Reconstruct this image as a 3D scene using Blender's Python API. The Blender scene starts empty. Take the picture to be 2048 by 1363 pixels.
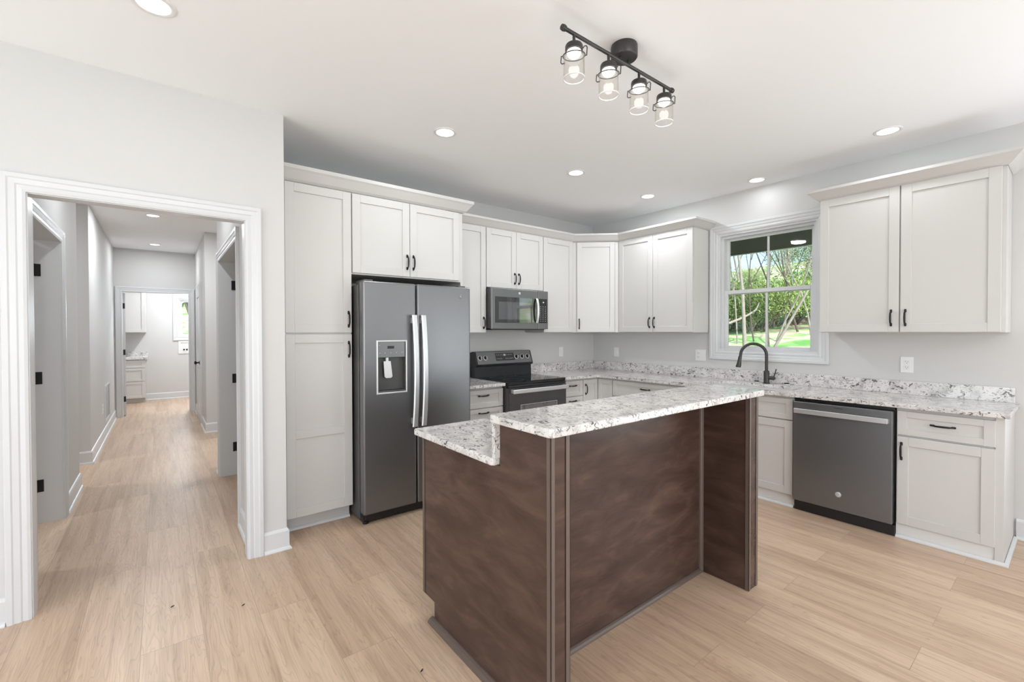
import bpy, bmesh, math, random
from mathutils import Vector, Matrix
random.seed(7)
C = bpy.context.scene.collection
SC = bpy.context.scene
R = math.radians
PI = math.pi

# ------------------------------------------------------------------ camera
CAM = dict(yaw=38.0716, pitch=-0.704, roll=-0.1269, f=896.75, X=-4.5406, Y=-4.0381, Z=1.4053, cy=673.076)
cd = bpy.data.cameras.new('camera'); cam = bpy.data.objects.new('camera', cd); C.objects.link(cam)
a, t, r = R(CAM['yaw']), R(CAM['pitch']), R(CAM['roll'])
fwd = Vector((math.sin(a)*math.cos(t), math.cos(a)*math.cos(t), math.sin(t)))
rt = Vector((math.cos(a), -math.sin(a), 0)); up = rt.cross(fwd)
rt2 = rt*math.cos(r) + up*math.sin(r); up2 = -rt*math.sin(r) + up*math.cos(r)
M = Matrix((rt2, up2, -fwd)).transposed().to_4x4(); M.translation = Vector((CAM['X'], CAM['Y'], CAM['Z']))
cam.matrix_world = M
cd.sensor_width = 36; cd.sensor_fit = 'HORIZONTAL'; cd.lens = CAM['f']/2048*36
cd.shift_y = -(681.5-CAM['cy'])/2048
cd.clip_start = 0.05; cd.clip_end = 300
SC.camera = cam

# ------------------------------------------------------------------ world, exposure, daylight
w = bpy.data.worlds.new('sky'); SC.world = w; w.use_nodes = True
nt = w.node_tree; nt.nodes.clear()
sky = nt.nodes.new('ShaderNodeTexSky'); sky.sky_type = 'NISHITA'; sky.sun_disc = False
sky.sun_elevation = R(42); sky.sun_rotation = R(200); sky.air_density = 0.8; sky.dust_density = 1.5
bg = nt.nodes.new('ShaderNodeBackground'); bg.inputs[1].default_value = 0.34
wo = nt.nodes.new('ShaderNodeOutputWorld')
nt.links.new(sky.outputs[0], bg.inputs[0]); nt.links.new(bg.outputs[0], wo.inputs[0])
SC.view_settings.view_transform = 'Standard'; SC.view_settings.look = 'None'
SC.view_settings.exposure = 0.03; SC.view_settings.gamma = 1.0; SC.view_settings.use_curve_mapping = False
SC.cycles.use_denoising = True
SC.cycles.max_bounces = 10; SC.cycles.diffuse_bounces = 7; SC.cycles.transparent_max_bounces = 16
SC.cycles.sample_clamp_indirect = 6.0
SC.cycles.caustics_reflective = False; SC.cycles.caustics_refractive = False

def lamp(name, kind, loc, energy, color=(1, 1, 1), **kw):
    l = bpy.data.lights.new(name, kind); l.energy = energy; l.color = color
    for k, v in kw.items():
        if k not in ('dir',): setattr(l, k, v)
    o = bpy.data.objects.new(name, l); C.objects.link(o); o.location = loc
    if 'dir' in kw: o.rotation_euler = Vector(kw['dir']).to_track_quat('-Z', 'Y').to_euler()
    return o
lamp('sun', 'SUN', (10, -20, 20), 5.4, (1, .96, .9), angle=R(1.0), dir=(0.45, 0.75, -0.75))
DAY = (0.865, 0.95, 1.075)
# area lamps added for daylight at the openings; room ones tilted up at ceiling
lamp('patio_door_uplight', 'AREA', (0.25, -5.6, 1.15), 90, DAY, shape='RECTANGLE', size=2.1, size_y=2.1, dir=(-1, 0, .9))
lamp('west_door_uplight', 'AREA', (-8.2, -3.1, 1.2), 95, DAY, shape='RECTANGLE', size=2.3, size_y=2.2, dir=(1, 0, .9))
lamp('south_window_uplight', 'AREA', (-4.3, -9.25, 1.5), 275, DAY, shape='RECTANGLE', size=4.4, size_y=1.7, dir=(0, 1, 1.1))
lamp('daylight_laundry_window', 'AREA', (-3.8, 8.1, 1.75), 40, DAY, shape='RECTANGLE', size=.85, size_y=.75, dir=(0, -1, 0))

CEIL = 2.79
# ------------------------------------------------------------------ mesh helper
class MB:
    def __init__(s): s.bm = bmesh.new()
    def box(s, x0, x1, y0, y1, z0, z1, bev=0, seg=2):
        x0, x1 = min(x0, x1), max(x0, x1); y0, y1 = min(y0, y1), max(y0, y1); z0, z1 = min(z0, z1), max(z0, z1)
        v = [s.bm.verts.new((x, y, z)) for x in (x0, x1) for y in (y0, y1) for z in (z0, z1)]
        fs = [s.bm.faces.new([v[i] for i in q]) for q in ((0, 1, 3, 2), (4, 6, 7, 5), (0, 4, 5, 1), (2, 3, 7, 6), (0, 2, 6, 4), (1, 5, 7, 3))]
        if bev:
            es = list({e for f in fs for e in f.edges})
            bmesh.ops.bevel(s.bm, geom=es, offset=bev, segments=seg, profile=0.5, affect='EDGES')
        return s
    def prism(s, pts, axis, c0, c1):
        """polygon pts (2D) extruded along axis between c0,c1. axis 'x': pts=(y,z); 'y': (x,z); 'z': (x,y)"""
        def P(p, c):
            return {'x': (c, p[0], p[1]), 'y': (p[0], c, p[1]), 'z': (p[0], p[1], c)}[axis]
        a_ = [s.bm.verts.new(P(p, c0)) for p in pts]; b_ = [s.bm.verts.new(P(p, c1)) for p in pts]
        n = len(pts); s.bm.faces.new(a_); s.bm.faces.new(b_[::-1])
        for i in range(n): s.bm.faces.new((a_[i], b_[i], b_[(i+1) % n], a_[(i+1) % n]))
        return s
    def tube(s, path, rad, seg=10, caps=True, flat=None):
        """swept tube; rad number or list; flat=(ax vector, factor) squashes"""
        path = [Vector(p) for p in path]; n = len(path)
        rr = rad if isinstance(rad, (list, tuple)) else [rad]*n
        rings = []; prev = None
        for i, p in enumerate(path):
            d = (path[min(i+1, n-1)] - path[max(i-1, 0)]).normalized()
            if prev is None:
                u = d.orthogonal().normalized() if flat is None else (Vector(flat[0]) - d*Vector(flat[0]).dot(d)).normalized()
            else:
                u = (prev - d*prev.dot(d)).normalized()
            prev = u; v = d.cross(u)
            k = 1 if flat is None else flat[1]
            rings.append([s.bm.verts.new(p + (u*math.cos(2*PI*j/seg)*k + v*math.sin(2*PI*j/seg))*rr[i]) for j in range(seg)])
        for A, B in zip(rings, rings[1:]):
            for j in range(seg): s.bm.faces.new((A[j], A[(j+1) % seg], B[(j+1) % seg], B[j]))
        if caps: s.bm.faces.new(rings[0][::-1]); s.bm.faces.new(rings[-1])
        return s
    def lathe(s, prof, c=(0, 0, 0), axis='z', seg=28, close=False, sx=1, sy=1):
        """prof = [(radius, height)]"""
        def P(rad, h, th):
            q = (rad*math.cos(th)*sx, rad*math.sin(th)*sy, h)
            q = {'z': q, 'x': (q[2], q[0], q[1]), 'y': (q[0], q[2], q[1])}[axis]
            return (q[0]+c[0], q[1]+c[1], q[2]+c[2])
        rings = []
        for rad, h in prof:
            if rad < 1e-6: rings.append([s.bm.verts.new(P(0, h, 0))])
            else: rings.append([s.bm.verts.new(P(rad, h, 2*PI*j/seg)) for j in range(seg)])
        pairs = list(zip(rings, rings[1:]))
        if close: pairs.append((rings[-1], rings[0]))
        for A, B in pairs:
            for j in range(seg):
                k = (j+1) % seg
                if len(A) == 1 and len(B) == 1: continue
                if len(A) == 1: s.bm.faces.new((A[0], B[k], B[j]))
                elif len(B) == 1: s.bm.faces.new((A[j], A[k], B[0]))
                else: s.bm.faces.new((A[j], A[k], B[k], B[j]))
        if not close:
            if len(rings[0]) > 1: s.bm.faces.new(rings[0][::-1])
            if len(rings[-1]) > 1: s.bm.faces.new(rings[-1])
        return s
    def sweep(s, path, prof, n, closed=False, flip=False):
        """profile (a,b): a across in the path's plane, b along normal n; mitred corners"""
        path = [Vector(p) for p in path]; n = Vector(n).normalized(); m = len(path)
        dirs = [(path[(i+1) % m]-path[i]).normalized() for i in range(m if closed else m-1)]
        side = [d.cross(n)*(-1 if flip else 1) for d in dirs]
        rings = []
        for i in range(m):
            if closed: s1, s2 = side[i-1], side[i]
            else: s1, s2 = side[max(i-1, 0)], side[min(i, m-2)]
            mt = (s1+s2)/(1+s1.dot(s2))
            rings.append([s.bm.verts.new(path[i] + mt*a_ + n*b_) for a_, b_ in prof])
        k = len(prof); pr = list(zip(rings, rings[1:]))
        if closed: pr.append((rings[-1], rings[0]))
        for A, B in pr:
            for j in range(k): s.bm.faces.new((A[j], A[(j+1) % k], B[(j+1) % k], B[j]))
        if not closed: s.bm.faces.new(rings[0][::-1]); s.bm.faces.new(rings[-1])
        return s
    def quad(s, a_, b_, c_, d_):
        s.bm.faces.new([s.bm.verts.new(q) for q in (a_, b_, c_, d_)]); return s
    def build(s, name, mat, parent=None, smooth=False, auto=True):
        bmesh.ops.recalc_face_normals(s.bm, faces=s.bm.faces)
        me = bpy.data.meshes.new(name); s.bm.to_mesh(me); s.bm.free()
        me.materials.append(mat)
        o = bpy.data.objects.new(name, me); C.objects.link(o)
        if parent: o.parent = parent
        if smooth:
            for p in me.polygons: p.use_smooth = True
            if auto:
                try: me.set_sharp_from_angle(angle=R(40))
                except Exception: pass
        return o

def tag(o, label=None, cat=None, group=None, kind=None):
    if label: o['label'] = label
    if cat: o['category'] = cat
    if group: o['group'] = group
    if kind: o['kind'] = kind
    return o
def thing(name, label, cat, loc=(0, 0, 0), rot=0, group=None, kind=None):
    o = bpy.data.objects.new(name, None); C.objects.link(o); o.empty_display_size = .1
    o.location = loc; o.rotation_euler = (0, 0, rot)
    return tag(o, label, cat, group, kind)
def reloc(o, loc):
    """give a world-space mesh (built at the origin) its own origin at loc"""
    loc = Vector(loc)
    if o.type == 'MESH': o.data.transform(Matrix.Translation(-loc))
    o.location = loc; return o
def struct(name, mb, mat, **k):
    return tag(mb.build(name, mat, **k), kind='structure')
def copy_tree(o, parent=None):
    c = o.copy(); C.objects.link(c); c.parent = parent
    for ch in list(o.children): copy_tree(ch, c)
    return c

# ------------------------------------------------------------------ materials
def mat(name, col, rough=.5, metal=0, spec=.5, bump=0, bscale=200, **k):
    m = bpy.data.materials.new(name); m.use_nodes = True; n = m.node_tree.nodes; l = m.node_tree.links
    b = n['Principled BSDF']; b.inputs['Base Color'].default_value = (*col, 1)
    b.inputs['Roughness'].default_value = rough; b.inputs['Metallic'].default_value = metal
    b.inputs['Specular IOR Level'].default_value = spec
    # faint procedural variation on every surface
    tc = n.new('ShaderNodeTexCoord'); no = n.new('ShaderNodeTexNoise'); no.inputs['Scale'].default_value = bscale
    l.new(tc.outputs['Object'], no.inputs['Vector'])
    mx = n.new('ShaderNodeMixRGB'); mx.blend_type = 'MULTIPLY'; mx.inputs[0].default_value = k.get('vary', .03)
    mx.inputs[1].default_value = (*col, 1); l.new(no.outputs['Fac'], mx.inputs[2]); l.new(mx.outputs[0], b.inputs['Base Color'])
    if bump:
        bp = n.new('ShaderNodeBump'); bp.inputs['Strength'].default_value = bump; bp.inputs['Distance'].default_value = .002
        l.new(no.outputs['Fac'], bp.inputs['Height']); l.new(bp.outputs[0], b.inputs['Normal'])
    return m
def emis(name, col, strength):
    m = bpy.data.materials.new(name); m.use_nodes = True; b = m.node_tree.nodes['Principled BSDF']
    b.inputs['Base Color'].default_value = (*col, 1)
    b.inputs['Emission Color'].default_value = (*col, 1); b.inputs['Emission Strength'].default_value = strength
    return m
WALL = mat('wall_paint', (.605, .597, .585), .75, bump=.05, bscale=400)
CEILM = mat('ceiling_paint', (.915, .93, .945), .9, bump=.05, bscale=300)
TRIM = mat('white_trim_paint', (.645, .65, .655), .35)
CAB = mat('cabinet_paint', (.59, .575, .555), .42)
TOE = mat('cabinet_toe_paint', (.70, .69, .67), .5)
BLACK = mat('black_iron', (.022, .02, .019), .38, .6)
DARKGAP = mat('dark_plastic', (.012, .012, .013), .35)
SLATE = mat('slate_metal', (.205, .203, .207), .34, .75, vary=.05, bscale=30)
SLATE_D = mat('slate_side', (.09, .088, .085), .45, .3)
STEEL = mat('brushed_steel', (.62, .62, .62), .33, .6)
STEEL_L = mat('light_steel', (.70, .70, .70), .35, .3)
BGLASS = mat('black_glass', (.012, .012, .013), .06, 0, .6)
OVGLASS = mat('oven_glass', (.035, .036, .037), .08, 0, .5); OVGLASS.node_tree.nodes['Principled BSDF'].inputs['IOR'].default_value = 1.8
MGLASS = mat('microwave_window', (.07, .07, .075), .04, 0, .5); MGLASS.node_tree.nodes['Principled BSDF'].inputs['IOR'].default_value = 2.6
MWGLASS = mat('microwave_black_glass', (.012, .012, .013), .04, 0, .5); MWGLASS.node_tree.nodes['Principled BSDF'].inputs['IOR'].default_value = 2.4
WHITEP = mat('white_plastic', (.80, .80, .79), .4)
SLOT = mat('outlet_slots', (.06, .06, .06), .5)
CROWN = mat('crown_paint', (.57, .555, .535), .42)
GUN = mat('fixture_metal', (.05, .047, .045), .4, .4)
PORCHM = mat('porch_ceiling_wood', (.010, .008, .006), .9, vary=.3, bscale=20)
LAMPW = emis('lit_lamp', (1, .98, .96), 3.0)
BULB = emis('lit_bulb', (1, .97, .93), 2.2)
LED = mat('led_text', (.65, .66, .66), .5)

def glass(name, tint=(.97, .98, .97), refl=1.0):
    m = bpy.data.materials.new(name); m.use_nodes = True; n = m.node_tree.nodes; l = m.node_tree.links; n.clear()
    o = n.new('ShaderNodeOutputMaterial'); mx = n.new('ShaderNodeMixShader'); tr = n.new('ShaderNodeBsdfTransparent')
    gl = n.new('ShaderNodeBsdfGlossy'); gl.inputs['Roughness'].default_value = .02; tr.inputs[0].default_value = (*tint, 1)
    lw = n.new('ShaderNodeLayerWeight'); lw.inputs[0].default_value = .5
    pw = n.new('ShaderNodeMath'); pw.operation = 'POWER'; pw.inputs[1].default_value = 4.0
    mu = n.new('ShaderNodeMath'); mu.operation = 'MULTIPLY_ADD'; mu.inputs[1].default_value = .7*refl; mu.inputs[2].default_value = .018
    l.new(lw.outputs['Facing'], pw.inputs[0]); l.new(pw.outputs[0], mu.inputs[0])
    l.new(mu.outputs[0], mx.inputs[0]); l.new(tr.outputs[0], mx.inputs[1]); l.new(gl.outputs[0], mx.inputs[2]); l.new(mx.outputs[0], o.inputs[0])
    return m
PANE = glass('window_glass'); JAR = glass('jar_glass', (.985, .98, .97), .9)

def ramp(n, stops):
    r_ = n.new('ShaderNodeValToRGB'); e = r_.color_ramp.elements
    while len(e) > 1: e.remove(e[0])
    e[0].position = stops[0][0]; e[0].color = (*stops[0][1], 1)
    for p, c in stops[1:]:
        k = e.new(p); k.color = (*c, 1)
    return r_
def floor_mat():
    m = bpy.data.materials.new('oak_plank_floor'); m.use_nodes = True; n = m.node_tree.nodes; l = m.node_tree.links
    b = n['Principled BSDF']; g = n.new('ShaderNodeNewGeometry'); sp = n.new('ShaderNodeSeparateXYZ'); l.new(g.outputs['Position'], sp.inputs[0])
    cb = n.new('ShaderNodeCombineXYZ')
    ad = n.new('ShaderNodeMath'); ad.inputs[1].default_value = 4.395+.228*6; l.new(sp.outputs[0], ad.inputs[0])
    l.new(sp.outputs[1], cb.inputs[0]); l.new(ad.outputs[0], cb.inputs[1])
    br = n.new('ShaderNodeTexBrick'); br.inputs['Scale'].default_value = 1; br.inputs['Brick Width'].default_value = 1.52
    br.inputs['Row Height'].default_value = .228; br.inputs['Mortar Size'].default_value = .0011; br.inputs['Mortar Smooth'].default_value = .1
    br.offset = .37; br.offset_frequency = 2; br.inputs['Color1'].default_value = (0, 0, 0, 1); br.inputs['Color2'].default_value = (1, 1, 1, 1); br.inputs['Mortar'].default_value = (.5, .5, .5, 1)
    l.new(cb.outputs[0], br.inputs['Vector'])
    # grain coordinates, shifted per plank
    cs = n.new('ShaderNodeVectorMath'); cs.operation = 'SCALE'; cs.inputs['Scale'].default_value = 37.0; l.new(br.outputs['Color'], cs.inputs[0])
    av = n.new('ShaderNodeVectorMath'); av.operation = 'ADD'; l.new(g.outputs['Position'], av.inputs[0]); l.new(cs.outputs[0], av.inputs[1])
    mp = n.new('ShaderNodeMapping'); mp.inputs['Scale'].default_value = (9, .75, 1); l.new(av.outputs[0], mp.inputs[0])
    wv = n.new('ShaderNodeTexNoise'); wv.inputs['Scale'].default_value = 1.0; wv.inputs['Detail'].default_value = 3; l.new(mp.outputs[0], wv.inputs['Vector'])
    # contour rings of the noise give cathedral grain
    m1 = n.new('ShaderNodeMath'); m1.operation = 'MULTIPLY'; m1.inputs[1].default_value = 26; l.new(wv.outputs['Fac'], m1.inputs[0])
    m2 = n.new('ShaderNodeMath'); m2.operation = 'FRACT'; l.new(m1.outputs[0], m2.inputs[0])
    rr = ramp(n, [(0, (.0,)*3), (.10, (1,)*3), (.75, (.85,)*3), (1, (0,)*3)]); l.new(m2.outputs[0], rr.inputs[0])
    mp2 = n.new('ShaderNodeMapping'); mp2.inputs['Scale'].default_value = (90, 3.5, 1); l.new(av.outputs[0], mp2.inputs[0])
    fi = n.new('ShaderNodeTexNoise'); fi.inputs['Scale'].default_value = 1; fi.inputs['Detail'].default_value = 4; l.new(mp2.outputs[0], fi.inputs['Vector'])
    mp3 = n.new('ShaderNodeMapping'); mp3.inputs['Scale'].default_value = (3.2, .6, 1); l.new(av.outputs[0], mp3.inputs[0])
    bl = n.new('ShaderNodeTexNoise'); bl.inputs['Scale'].default_value = 1; bl.inputs['Detail'].default_value = 2; l.new(mp3.outputs[0], bl.inputs['Vector'])
    base = ramp(n, [(.25, (.545, .385, .27)), (.5, (.635, .465, .333)), (.78, (.715, .55, .40))]); l.new(bl.outputs['Fac'], base.inputs[0])
    pl = ramp(n, [(0, (.86, .845, .83)), (.5, (.95, .945, .94)), (1, (1.0, 1.0, 1.0))]); l.new(br.outputs['Color'], pl.inputs[0])
    def mul(f, A, B):
        x = n.new('ShaderNodeMixRGB'); x.blend_type = 'MULTIPLY'; x.inputs[0].default_value = f; l.new(A, x.inputs[1]); l.new(B, x.inputs[2]); return x.outputs[0]
    c = mul(1, base.outputs[0], pl.outputs[0]); c = mul(.17, c, rr.outputs[0])
    fr = ramp(n, [(.3, (.78,)*3), (.55, (1,)*3)]); l.new(fi.outputs['Fac'], fr.inputs[0]); c = mul(.6, c, fr.outputs[0])
    mp4 = n.new('ShaderNodeMapping'); mp4.inputs['Scale'].default_value = (22, .9, 1); l.new(av.outputs[0], mp4.inputs[0])
    st = n.new('ShaderNodeTexNoise'); st.inputs['Scale'].default_value = 1; st.inputs['Detail'].default_value = 3; l.new(mp4.outputs[0], st.inputs['Vector'])
    sr = ramp(n, [(.34, (.70, .66, .62)), (.54, (1, 1, 1)), (.75, (1.0, 1.0, 1.0))]); l.new(st.outputs['Fac'], sr.inputs[0]); c = mul(.6, c, sr.outputs[0])
    mo = n.new('ShaderNodeMixRGB'); mo.inputs[2].default_value = (.22, .16, .11, 1)
    mf = n.new('ShaderNodeMath'); mf.operation = 'MULTIPLY'; mf.inputs[1].default_value = .55; l.new(br.outputs['Fac'], mf.inputs[0])
    l.new(mf.outputs[0], mo.inputs[0]); l.new(c, mo.inputs[1]); l.new(mo.outputs[0], b.inputs['Base Color'])
    b.inputs['Roughness'].default_value = .34; b.inputs['Specular IOR Level'].default_value = .45
    bp = n.new('ShaderNodeBump'); bp.inputs['Strength'].default_value = .12; bp.inputs['Distance'].default_value = .002
    l.new(rr.outputs[0], bp.inputs['Height']); l.new(bp.outputs[0], b.inputs['Normal'])
    return m
FLOOR = floor_mat()
def granite():
    m = bpy.data.materials.new('speckled_granite'); m.use_nodes = True; n = m.node_tree.nodes; l = m.node_tree.links
    b = n['Principled BSDF']; g = n.new('ShaderNodeNewGeometry')
    wn = n.new('ShaderNodeTexNoise'); wn.inputs['Scale'].default_value = 18; wn.inputs['Detail'].default_value = 2; l.new(g.outputs['Position'], wn.inputs['Vector'])
    sc = n.new('ShaderNodeVectorMath'); sc.operation = 'SCALE'; sc.inputs['Scale'].default_value = .05; l.new(wn.outputs['Color'], sc.inputs[0])
    ad = n.new('ShaderNodeVectorMath'); ad.operation = 'ADD'; l.new(g.outputs['Position'], ad.inputs[0]); l.new(sc.outputs[0], ad.inputs[1])
    base = n.new('ShaderNodeTexNoise'); base.inputs['Scale'].default_value = 14; base.inputs['Detail'].default_value = 5; l.new(ad.outputs[0], base.inputs['Vector'])
    rb = ramp(n, [(.3, (.48, .46, .45)), (.46, (.64, .62, .605)), (.62, (.73, .705, .69))]); l.new(base.outputs['Fac'], rb.inputs[0])
    f1 = n.new('ShaderNodeTexNoise'); f1.inputs['Scale'].default_value = 75; f1.inputs['Detail'].default_value = 2.5; f1.inputs['Distortion'].default_value = .8; l.new(ad.outputs[0], f1.inputs['Vector'])
    k1 = ramp(n, [(.565, (0,)*3), (.64, (1,)*3)]); l.new(f1.outputs['Fac'], k1.inputs[0])
    f2 = n.new('ShaderNodeTexNoise'); f2.inputs['Scale'].default_value = 42; f2.inputs['Detail'].default_value = 3; f2.inputs['Distortion'].default_value = 1.4
    mp = n.new('ShaderNodeMapping'); mp.inputs['Location'].default_value = (7, 3, 5); mp.inputs['Rotation'].default_value = (.6, .5, .7); mp.inputs['Scale'].default_value = (1, .5, 1); l.new(ad.outputs[0], mp.inputs[0]); l.new(mp.outputs[0], f2.inputs['Vector'])
    k2 = ramp(n, [(.595, (0,)*3), (.64, (1,)*3)]); l.new(f2.outputs['Fac'], k2.inputs[0])
    def mixc(fac, A, col, amt):
        x = n.new('ShaderNodeMixRGB'); mm = n.new('ShaderNodeMath'); mm.operation = 'MULTIPLY'; mm.inputs[1].default_value = amt
        l.new(fac, mm.inputs[0]); l.new(mm.outputs[0], x.inputs[0]); l.new(A, x.inputs[1]); x.inputs[2].default_value = (*col, 1); return x.outputs[0]
    c = mixc(k1.outputs[0], rb.outputs[0], (.26, .23, .21), .75); c = mixc(k2.outputs[0], c, (.06, .055, .055), .9)
    l.new(c, b.inputs['Base Color']); b.inputs['Roughness'].default_value = .12; b.inputs['Specular IOR Level'].default_value = .5
    return m
GRAN = granite()
def espresso():
    m = bpy.data.materials.new('espresso_stained_wood'); m.use_nodes = True; n = m.node_tree.nodes; l = m.node_tree.links
    b = n['Principled BSDF']; g = n.new('ShaderNodeNewGeometry'); mp = n.new('ShaderNodeMapping'); mp.inputs['Scale'].default_value = (1.6, 1.6, 5.5); mp.inputs['Rotation'].default_value = (.35, .30, 0)
    l.new(g.outputs['Position'], mp.inputs[0]); no = n.new('ShaderNodeTexNoise'); no.inputs['Scale'].default_value = 2.0; no.inputs['Detail'].default_value = 11; no.inputs['Roughness'].default_value = .62; no.inputs['Distortion'].default_value = .5
    l.new(mp.outputs[0], no.inputs['Vector'])
    rc = ramp(n, [(.3, (.045, .025, .019)), (.5, (.070, .041, .031)), (.7, (.11, .066, .048))]); l.new(no.outputs['Fac'], rc.inputs[0]); l.new(rc.outputs[0], b.inputs['Base Color'])
    b.inputs['Roughness'].default_value = .27; b.inputs['Specular IOR Level'].default_value = .32
    return m
ESP = espresso()
ESPM = mat('espresso_moulding', (.125, .092, .075), .3, vary=.05, bscale=15)

# ------------------------------------------------------------------ room shell
KX0, KY0 = -8.0, -9.0
HALLL, HALLR = -5.13, -4.09
mb = MB().box(KX0-.2, .2, KY0-.2, 8.1, -.12, 0); struct('floor', mb, FLOOR)
mb = MB().box(KX0-.2, .2, KY0-.2, 8.1, CEIL, CEIL+.12); struct('ceiling', mb, CEILM)
# back kitchen wall (range wall)
mb = MB().box(-3.908, 0, 0, .12, 0, CEIL); struct('wall_back', mb, WALL)
# window wall, openings: kitchen window, patio door
WY0, WY1, WZ0, WZ1 = -1.70, -2.597, 1.198, 2.39
PD0, PD1, PDZ = -4.55, -6.65, 2.12
mb = MB()
mb.box(0, .16, WY0, .12, 0, CEIL).box(0, .16, WY1, WY0, 0, WZ0).box(0, .16, WY1, WY0, WZ1, CEIL)
mb.box(0, .16, PD0, WY1, 0, CEIL).box(0, .16, PD1, PD0, PDZ, CEIL).box(0, .16, KY0, PD1, 0, CEIL)
struct('wall_right', mb, WALL)
# wall with the cased opening to the hall
DY0, DY1 = -.853, -.765
OX0, OX1, OZ = -5.05, -4.128, 2.087
mb = MB().box(KX0, OX0, DY0, DY1, 0, CEIL).box(OX0, OX1, DY0, DY1, OZ, CEIL).box(OX1, -3.908, DY0, DY1, 0, CEIL)
struct('wall_left', mb, WALL)
# south and west walls with their windows (behind the camera)
mb = MB().box(KX0, -6.5, KY0-.15, KY0, 0, CEIL).box(-2.1, 0, KY0-.15, KY0, 0, CEIL).box(-6.5, -2.1, KY0-.15, KY0, 0, .65).box(-6.5, -2.1, KY0-.15, KY0, 2.35, CEIL).box(-4.4, -4.2, KY0-.15, KY0, .65, 2.35)
struct('wall_south', mb, WALL)
mb = MB().box(KX0-.15, KX0, KY0, -4.25, 0, CEIL).box(KX0-.15, KX0, -1.95, DY1, 0, CEIL).box(KX0-.15, KX0, -4.25, -1.95, 2.3, CEIL)
struct('wall_west', mb, WALL)
# hall walls
LD0, LD1 = -.28, .69       # doorway in the hall's left wall
RD0, RD1 = -.18, 1.12      # doorway in the hall's right wall
mb = MB()
mb.box(HALLL-.14, HALLL, DY1, LD0, 0, CEIL).box(HALLL-.14, HALLL, LD1, 1.55, 0, CEIL).box(HALLL-.14, HALLL, LD0, LD1, 2.087, CEIL)
mb.box(-8, HALLL-.14, 1.41, 1.55, 0, CEIL)
struct('wall_hall_left', mb, WALL)
mb = MB().box(-5.14-.14, -5.14, 2.52, 5.75, 0, CEIL).box(-8, -5.28, 2.52, 2.66, 0, CEIL)
struct('wall_hall_left_far', mb, WALL)
mb = MB()
mb.box(HALLR, -3.953, DY1, RD0, 0, CEIL).box(HALLR, -3.953, RD1, 1.33, 0, CEIL).box(HALLR, -3.953, RD0, RD1, 2.087, CEIL)
mb.box(-3.953, -3.908, DY1, .12, 0, CEIL)
mb.box(-3.953, -1.5, 1.21, 1.33, 0, CEIL)
struct('wall_hall_right', mb, WALL)
mb = MB().box(-4.05, -3.91, 3.5, 4.33, 0, CEIL).box(-4.05, -3.91, 5.09, 5.75, 0, CEIL).box(-4.05, -3.91, 4.33, 5.09, 2.08, CEIL).box(-3.91, -1.5, 3.5, 3.64, 0, CEIL)
struct('wall_hall_right_far', mb, WALL)
mb = MB().box(-6.7, -5.043, 5.75, 5.87, 0, CEIL).box(-4.145, -2.4, 5.75, 5.87, 0, CEIL).box(-5.043, -4.145, 5.75, 5.87, 2.08, CEIL)
struct('wall_hall_end', mb, WALL)
LWX0, LWX1, LWZ0, LWZ1 = -4.25, -3.35, 1.31, 2.12
mb = MB().box(-6.7, LWX0, 7.9, 8.04, 0, CEIL).box(LWX1, -2.4, 7.9, 8.04, 0, CEIL).box(LWX0, LWX1, 7.9, 8.04, 0, LWZ0).box(LWX0, LWX1, 7.9, 8.04, LWZ1, CEIL)
mb.box(-2.4, -2.26, 5.75, 8.04, 0, CEIL).box(-5.3, -5.16, 5.87, 8.04, 0, CEIL)
struct('wall_laundry', mb, WALL)
# closing walls of the side rooms and side halls
mb = MB().box(-8.1, -8.0, DY1, 2.66, 0, CEIL).box(-1.5, -1.4, 1.33, 3.64, 0, CEIL); struct('wall_side_rooms', mb, WALL)

# ---- casings
CAS = [(0, 0), (0, .011), (.012, .015), (.030, .012), (.036, .016), (.058, .018), (.064, .022), (.082, .022), (.086, .018), (.086, 0)]
def casing(name, p, n, parent=None, closed=False, flip=False):
    o = MB().sweep(p, CAS, n, closed=closed, flip=not flip).build(name, TRIM, parent); return o
def opening_thing(num, parts_loc): 
    return tag(thing('door_%d' % num, None, None, parts_loc), kind='structure')
def jamb_box(mb, axis, a0, a1, b0, b1, ztop, th=.006):
    """jamb liner: axis 'y' = opening spans x (a0..a1), depth y (b0..b1)"""
    if axis == 'y': mb.box(a0, a0+th, b0, b1, 0, ztop).box(a1-th, a1, b0, b1, 0, ztop).box(a0+th, a1-th, b0, b1, ztop-th, ztop)
    else: mb.box(b0, b1, a0, a0+th, 0, ztop).box(b0, b1, a1-th, a1, 0, ztop).box(b0, b1, a0+th, a1-th, ztop-th, ztop)
    return mb
# cased opening kitchen -> hall
d = opening_thing(1, (0, 0, 0))
jamb_box(MB(), 'y', OX0-.001, OX1+.001, DY0-.001, DY1+.001, OZ+.001, .005).build('jamb', TRIM, d)
e = .007
casing('casing', [(OX0-e+.006, DY0, 0), (OX0-e+.006, DY0, OZ), (OX1+e-.006, DY0, OZ), (OX1+e-.006, DY0, 0)], (0, -1, 0), d, flip=False)
def hinge(parent, c, n, up=.045, wid=.016):
    """black hinge leaf centred at c, facing n"""
    mb = MB(); x, y, z = c
    if abs(n[1]) > .5:
        mb.box(x-wid, x+wid, y, y+n[1]*.003, z-up, z+up, .0012, 1); mb.lathe([(.006, -up), (.006, up)], (x-wid-.002, y+n[1]*.004, z), seg=10)
    else:
        mb.box(x, x+n[0]*.003, y-wid, y+wid, z-up, z+up, .0012, 1); mb.lathe([(.006, -up), (.006, up)], (x+n[0]*.004, y+wid, z), seg=10)
    return mb.build('hinge', BLACK, parent)
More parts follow.
